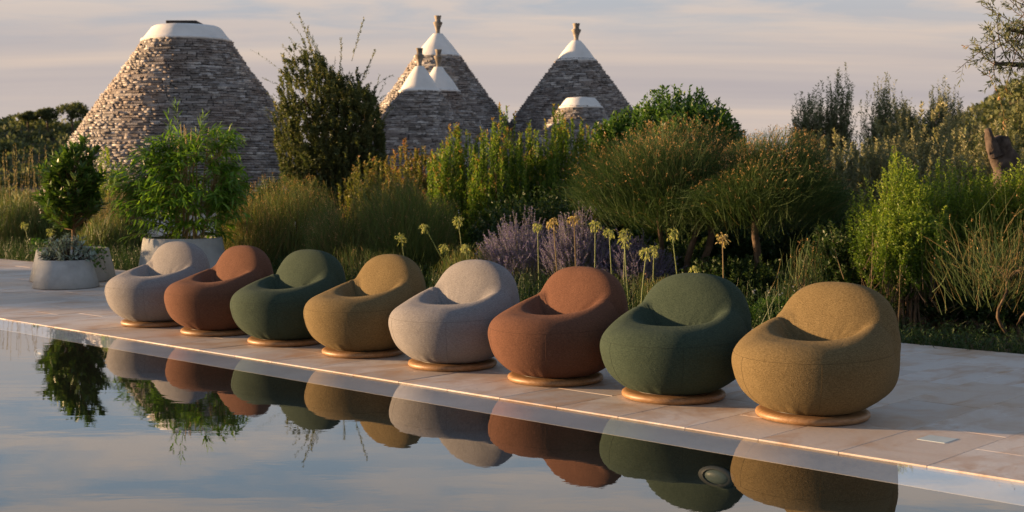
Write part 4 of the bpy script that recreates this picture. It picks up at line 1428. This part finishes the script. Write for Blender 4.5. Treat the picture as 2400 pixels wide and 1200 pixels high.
# potted laurel on a single trunk
t = thing('laurel_tree', 'small dark leaved standard tree in the wider planter at left', 'tree', l_top)
g = np.random.default_rng(302)
tr = np.stack([0.012 * np.sin(np.linspace(0, 5, 9)), 0.01 * np.cos(np.linspace(0, 4, 9)), np.linspace(-0.05, 0.95, 9)], -1)[None]
V1 = tube_arrays(tr, np.array([0.028]), 0.35, 9)
n = 190
T, _ = dome_targets(n, 0.47, 0.43, 1.50, g, 0.26, 0.9, 0.4, 0.24)
S = np.stack([0 * T[:, 0], 0 * T[:, 1], np.clip(T[:, 2] - 0.32, 0.30, 0.95)], -1)
C = bez(S, S * 0.4 + T * 0.6 - np.array([0, 0, 0.05]), T, 7)
V2 = tube_arrays(C, np.full(n, 0.007), 0.6, 5)
V, F, _ = join_arrays([V1, V2])
obj('trunk', np_mesh('trunk', V, F, smooth=True), M['twig'], t)
tq = 0.45 + 0.55 * g.uniform(0, 1, (n, 22)) ** 0.8
P, T_ = along(C, tq)
P, T_ = P.reshape(-1, 3), T_.reshape(-1, 3)
sd = unit(np.cross(T_, g.normal(size=T_.shape)))
place_leaves(t, [long_leaf('l', 0.115, 0.040, 0.35, 0.25), long_leaf('l', 0.10, 0.036, 0.1, 0.25)], LM['laurel'], P, T_ * 0.65 + sd * 0.75 + np.array([0, 0, 0.15]), g.uniform(0.7, 1.2, len(P)), g, 300, tint0=0.5)

# ivy spilling over the wider planter
t = thing('ivy', 'green ivy trailing over the right side of the wider planter', 'ivy', l_top + Vector((0.30, -0.22, 0.03)))
g = np.random.default_rng(303)
Pl, Dl, Cs = [], [], []
for q in range(9):
    x0, y0 = g.uniform(-0.14, 0.10), g.uniform(-0.10, 0.10)
    ln = g.uniform(0.12, 0.34)
    ang = g.uniform(-0.9, 0.1)
    rim = np.array([x0 + 0.10 * math.cos(ang), y0 - 0.10 + 0.05 * math.sin(ang), 0.07])
    end = rim + np.array([0.07 + 0.02 * q * 0.3, -0.08, -ln])
    c = bez(np.array([[x0, y0, -0.03]]), rim[None] + np.array([0.03, -0.03, 0.09]), end[None], 9)
    Cs.append(c)
    P, T_ = along(c, g.uniform(0.25, 1, (1, 15)))
    Pl.append(P[0] + g.normal(0, 0.02, (15, 3)))
    Dl.append(unit(np.stack([g.normal(0.2, 0.6, 15), g.normal(-0.6, 0.4, 15), g.normal(-0.1, 0.5, 15)], -1)))
for q in range(60):                      # a tuft on the left rim too
    Pl.append(np.array([[g.uniform(-0.72, -0.50), g.uniform(-0.20, 0.05), g.uniform(0.0, 0.16)]]))
    Dl.append(unit(g.normal(size=(1, 3)) + np.array([0, -0.5, 0.4])))
V, F = tube_arrays(np.concatenate(Cs), np.full(9, 0.003), 0.4, 5)
obj('vine', np_mesh('vine', V, F), M['twig'], t)
P, D = np.concatenate(Pl), np.concatenate(Dl)
place_leaves(t, [long_leaf('l', 0.055, 0.050, 0.2, 0.1), long_leaf('l', 0.045, 0.040, 0.3, 0.1)], LM['ivy'], P, D, g.uniform(0.6, 1.2, len(P)), g, 300, tint0=0.5)

# bamboo
t = thing('bamboo', 'lush bright green bamboo in the big planter behind the first chair', 'bamboo', b_top)
g = np.random.default_rng(304)
n = 15
th = g.uniform(0, 6.28, n)
S = np.stack([0.26 * np.cos(th) * g.uniform(0.2, 1, n), 0.22 * np.sin(th) * g.uniform(0.2, 1, n), np.full(n, -0.05)], -1)
E = np.stack([S[:, 0] * 1.7 + g.normal(0, 0.10, n), S[:, 1] * 1.5 + g.normal(0, 0.08, n), g.uniform(1.15, 1.50, n)], -1)
S[0], E[0] = (0.12, -0.26, -0.05), (0.12, -0.24, 1.42)
S[1], E[1] = (0.20, -0.24, -0.05), (0.22, -0.22, 1.25)
C = bez(S, (S + E) / 2 + g.normal(0, 0.03, (n, 3)), E, 12)
canes = tube_arrays(C, np.full(n, 0.0115), 0.45, 7)
V, F, _ = join_arrays([canes])
obj('cane', np_mesh('cane', V, F, smooth=True), M['cane'], t)
# side branches fill a broad rounded crown and droop at the ends
n2 = 460
T, Dm = dome_targets(n2, 0.80, 0.62, 1.55, g, 0.03, 1.2, 0.45, 0.22)
nearest = np.argmin(np.linalg.norm(T[:, None, :2] - E[None, :, :2], axis=2), 1)
Pc, _ = along(C[nearest], np.clip((T[:, 2:3] - 0.10) / 1.5, 0.05, 0.97))
Pc = Pc[:, 0]
C2 = bez(Pc, (Pc + T) / 2 + np.array([0, 0, 0.12]), T, 7)
V, F = tube_arrays(C2, np.full(n2, 0.0035), 0.5, 4)
obj('branch', np_mesh('branch', V, F), M['cane'], t)
m = 15
tq = 0.35 + 0.65 * (np.arange(m)[None] + g.uniform(0, 1, (n2, m))) / m
P, T_ = along(C2, tq)
P, T_ = P.reshape(-1, 3), T_.reshape(-1, 3)
sd = unit(np.cross(T_, np.array([0, 0, 1.0]) + g.normal(0, 0.5, T_.shape)))
sd *= np.where(g.uniform(size=(len(sd), 1)) > 0.5, 1, -1)
DD = T_ * 0.75 + sd * 0.75 + np.array([0, 0, -0.28])
place_leaves(t, [long_leaf('l', 0.165, 0.026, 0.5), long_leaf('l', 0.145, 0.025, 0.25), long_leaf('l', 0.175, 0.028, 0.8)], LM['bamboo'], P, DD, g.uniform(0.65, 1.15, len(P)), g, 300, tint0=0.48)
# two loose top shoots
for ex, ez in ((-0.16, 1.62), (-0.05, 1.72), (0.30, 1.60), (-0.78, 0.78)):
    C3 = bez(np.array([[ex * 0.6, 0, ez - 0.55]]), np.array([[ex * 0.8, -0.02, ez - 0.15]]), np.array([[ex, -0.05, ez]]), 7)
    V, F, ti = join_arrays([ribbon_arrays(C3, np.array([0.005]), np.array([0.4]), g), leafy(C3, 16, 0.2, 0.13, 0.016, g, 0.55, 0, 0.6, 0.2)])
    obj('shoot', np_mesh('shoot', V, F, ti), LM['bamboo'], t)

# ------------------------------------------------------------------ olive tree at the right edge and the gnarled stump
def gnarled(C, rad, k_side=14, seed=0, rough=0.22):
    """one thick twisted trunk"""
    g = np.random.default_rng(seed)
    n = len(C)
    T = unit(np.gradient(C, axis=0))
    S = unit(np.cross(T, np.array([0, 1.0, 0.05])))
    N = np.cross(T, S)
    ph = np.linspace(0, 2 * np.pi, k_side, endpoint=False)
    V = np.zeros((n, k_side, 3))
    for i in range(n):
        tw = i * 0.16
        r = rad[i] * (1 + rough * np.sin(3 * (ph + tw) + seed) + rough * 0.6 * np.sin(5 * (ph - tw) + 2 * seed) + g.normal(0, rough * 0.18, k_side))
        V[i] = C[i] + r[:, None] * (S[i] * np.cos(ph)[:, None] + N[i] * np.sin(ph)[:, None])
    i, q = np.meshgrid(np.arange(n - 1), np.arange(k_side), indexing='ij')
    q2 = (q + 1) % k_side
    F = np.stack([i * k_side + q, i * k_side + q2, (i + 1) * k_side + q2, (i + 1) * k_side + q], -1).reshape(-1, 4)
    V[:] += g.normal(0, 0.004, V.shape)
    V = np.concatenate([V.reshape(-1, 3), C[-1:] + T[-1:] * rad[-1] * 0.3])
    cap = np.array([[(n - 1) * k_side + a, (n - 1) * k_side + (a + 1) % k_side, n * k_side, n * k_side] for a in range(k_side)])
    bm = bmesh.new()
    vs_ = [bm.verts.new(v) for v in V]
    for f in F:
        bm.faces.new([vs_[a] for a in f])
    for f in cap:
        bm.faces.new([vs_[a] for a in f[:3]])
    return bm_mesh('trunk', bm, True)


Ys = 15.2
r0 = Vector((gx(2362, Ys), Ys, -0.1))
t = thing('olive_stump', 'grey gnarled stump of an old olive above the bright green bushes', 'stump', r0)
tp = at(2338, 322, Ys) - r0
s = np.linspace(0, 1, 22)
C = np.stack([tp.x * s ** 2 + 0.03 * np.sin(s * 9), 0.03 * np.cos(s * 7), tp.z * s], -1)
obj('trunk', gnarled(C, 0.175 - 0.07 * s + 0.014 * np.sin(s * 23), seed=4, rough=0.34), M['bark_grey'], t)
C = np.stack([tp.x - 0.03 - 0.30 * s[:8], 0 * s[:8] - 0.03, tp.z - 0.22 + 0.95 * s[:8]], -1)
obj('broken_limb', gnarled(C, 0.085 - 0.15 * s[:8], 9, 6), M['bark_grey'], t)

Yo = 11.4
root = Vector((gx(2760, Yo), Yo + 0.4, -0.1))
t = thing('olive_tree', 'old olive reaching leafy branches in from the upper right corner', 'tree', root)
g = np.random.default_rng(401)
s = np.linspace(0, 1, 20)
C = np.stack([-0.35 * s + 0.06 * np.sin(s * 8), -0.2 * s, 2.1 * s], -1)
obj('trunk', gnarled(C, 0.20 - 0.08 * s, seed=9), M['bark_grey'], t)
fork = C[-1]


def rel(px, py, dy=0.0):
    p = at(px, py, Yo + dy)
    return np.array(tuple(p - root))


limbs = []
ends = [(2360, 66, 0.0), (2330, 150, 0.1), (2420, 20, -0.2), (2520, -60, 0.2), (2600, -160, -0.3), (2700, -200, 0.4), (2850, -160, 0.2), (2480, 120, -0.3), (2640, 40, 0.3), (2900, 0, -0.2)]
for q, (ex, ey, dy) in enumerate(ends):
    e = rel(ex, ey, dy)
    mid = fork * 0.45 + e * 0.55 + np.array([0, 0, 0.16])
    limbs.append(bez(fork[None], mid[None], e[None], 9))
limbs = np.concatenate(limbs)
V, F = tube_arrays(limbs, np.full(len(limbs), 0.055), 0.72, 7)
obj('limb', np_mesh('limb', V, F, smooth=True), M['bark_grey'], t)
tw = []
spec = [(2300, 12), (2318, 60), (2290, 105), (2325, 118), (2280, 150), (2300, 168), (2335, 190), (2350, 235), (2345, 160), (2372, 205), (2318, 8), (2340, 30), (2365, 15), (2385, 50), (2390, 110), (2395, 160), (2360, 128), (2310, 88), (2355, 90), (2378, 140), (2330, 72), (2370, 75)]
for ex, ey in spec:
    e = rel(ex, ey, g.uniform(-0.25, 0.25))
    src = limbs[g.integers(0, 3) if ex < 2390 else 7]
    st = src[g.integers(5, 9)]
    tw.append(bez(st[None], (0.5 * st + 0.5 * e + g.normal(0, 0.05, 3))[None], e[None], 8))
for q in range(150):
    L_ = limbs[g.integers(2, 10)]
    st = L_[g.integers(4, 9)]
    e = st + g.normal(0, 0.32, 3)
    tw.append(bez(st[None], (0.5 * st + 0.5 * e + g.normal(0, 0.05, 3))[None], e[None], 8))
tw = np.concatenate(tw)
V, F = tube_arrays(tw, np.full(len(tw), 0.006), 0.6, 5)
obj('twig', np_mesh('twig', V, F), M['bark_grey'], t)
idx = np.repeat(np.arange(len(tw)), 5)
P, T_ = along(tw[idx], g.uniform(0.4, 0.95, (len(idx), 1)))
P, T_ = P[:, 0], T_[:, 0]
e = P + unit(T_ + g.normal(0, 0.8, P.shape)) * g.uniform(0.06, 0.20, (len(P), 1))
C2 = bez(P, (P + e) / 2, e, 5)
V, F, ti = join_arrays([leafy(tw, 16, 0.45, 0.052, 0.012, g, 0.8, 0, 0.38, 0.25), leafy(C2, 9, 0.2, 0.050, 0.012, g, 0.8, 0, 0.38, 0.25), ribbon_arrays(C2, np.full(len(C2), 0.003), np.full(len(C2), 0.1), g)])
obj('foliage', np_mesh('foliage', V, F, ti), LM['olive'], t)
# a few hanging twigs with dead leaves below
dead = []
for ex, ey, fx, fy in ((2318, 165, 2345, 230), (2300, 170, 2362, 215), (2340, 230, 2350, 300), (2258, 108, 2300, 108)):
    a_, b_ = rel(ex, ey), rel(fx, fy)
    dead.append(bez(b_[None] if ex == 2258 else a_[None], (a_ + b_)[None] / 2 + g.normal(0, 0.03, (1, 3)), a_[None] if ex == 2258 else b_[None], 7))
dead = np.concatenate(dead)
V, F, ti = join_arrays([ribbon_arrays(dead, np.full(len(dead), 0.006), np.full(len(dead), 0.3), g), leafy(dead, 6, 0.65, 0.045, 0.014, g, 0.8, 0, 0.3)])
obj('dead_twigs', np_mesh('dead_twigs', V, F, ti), LM['pod'], t)
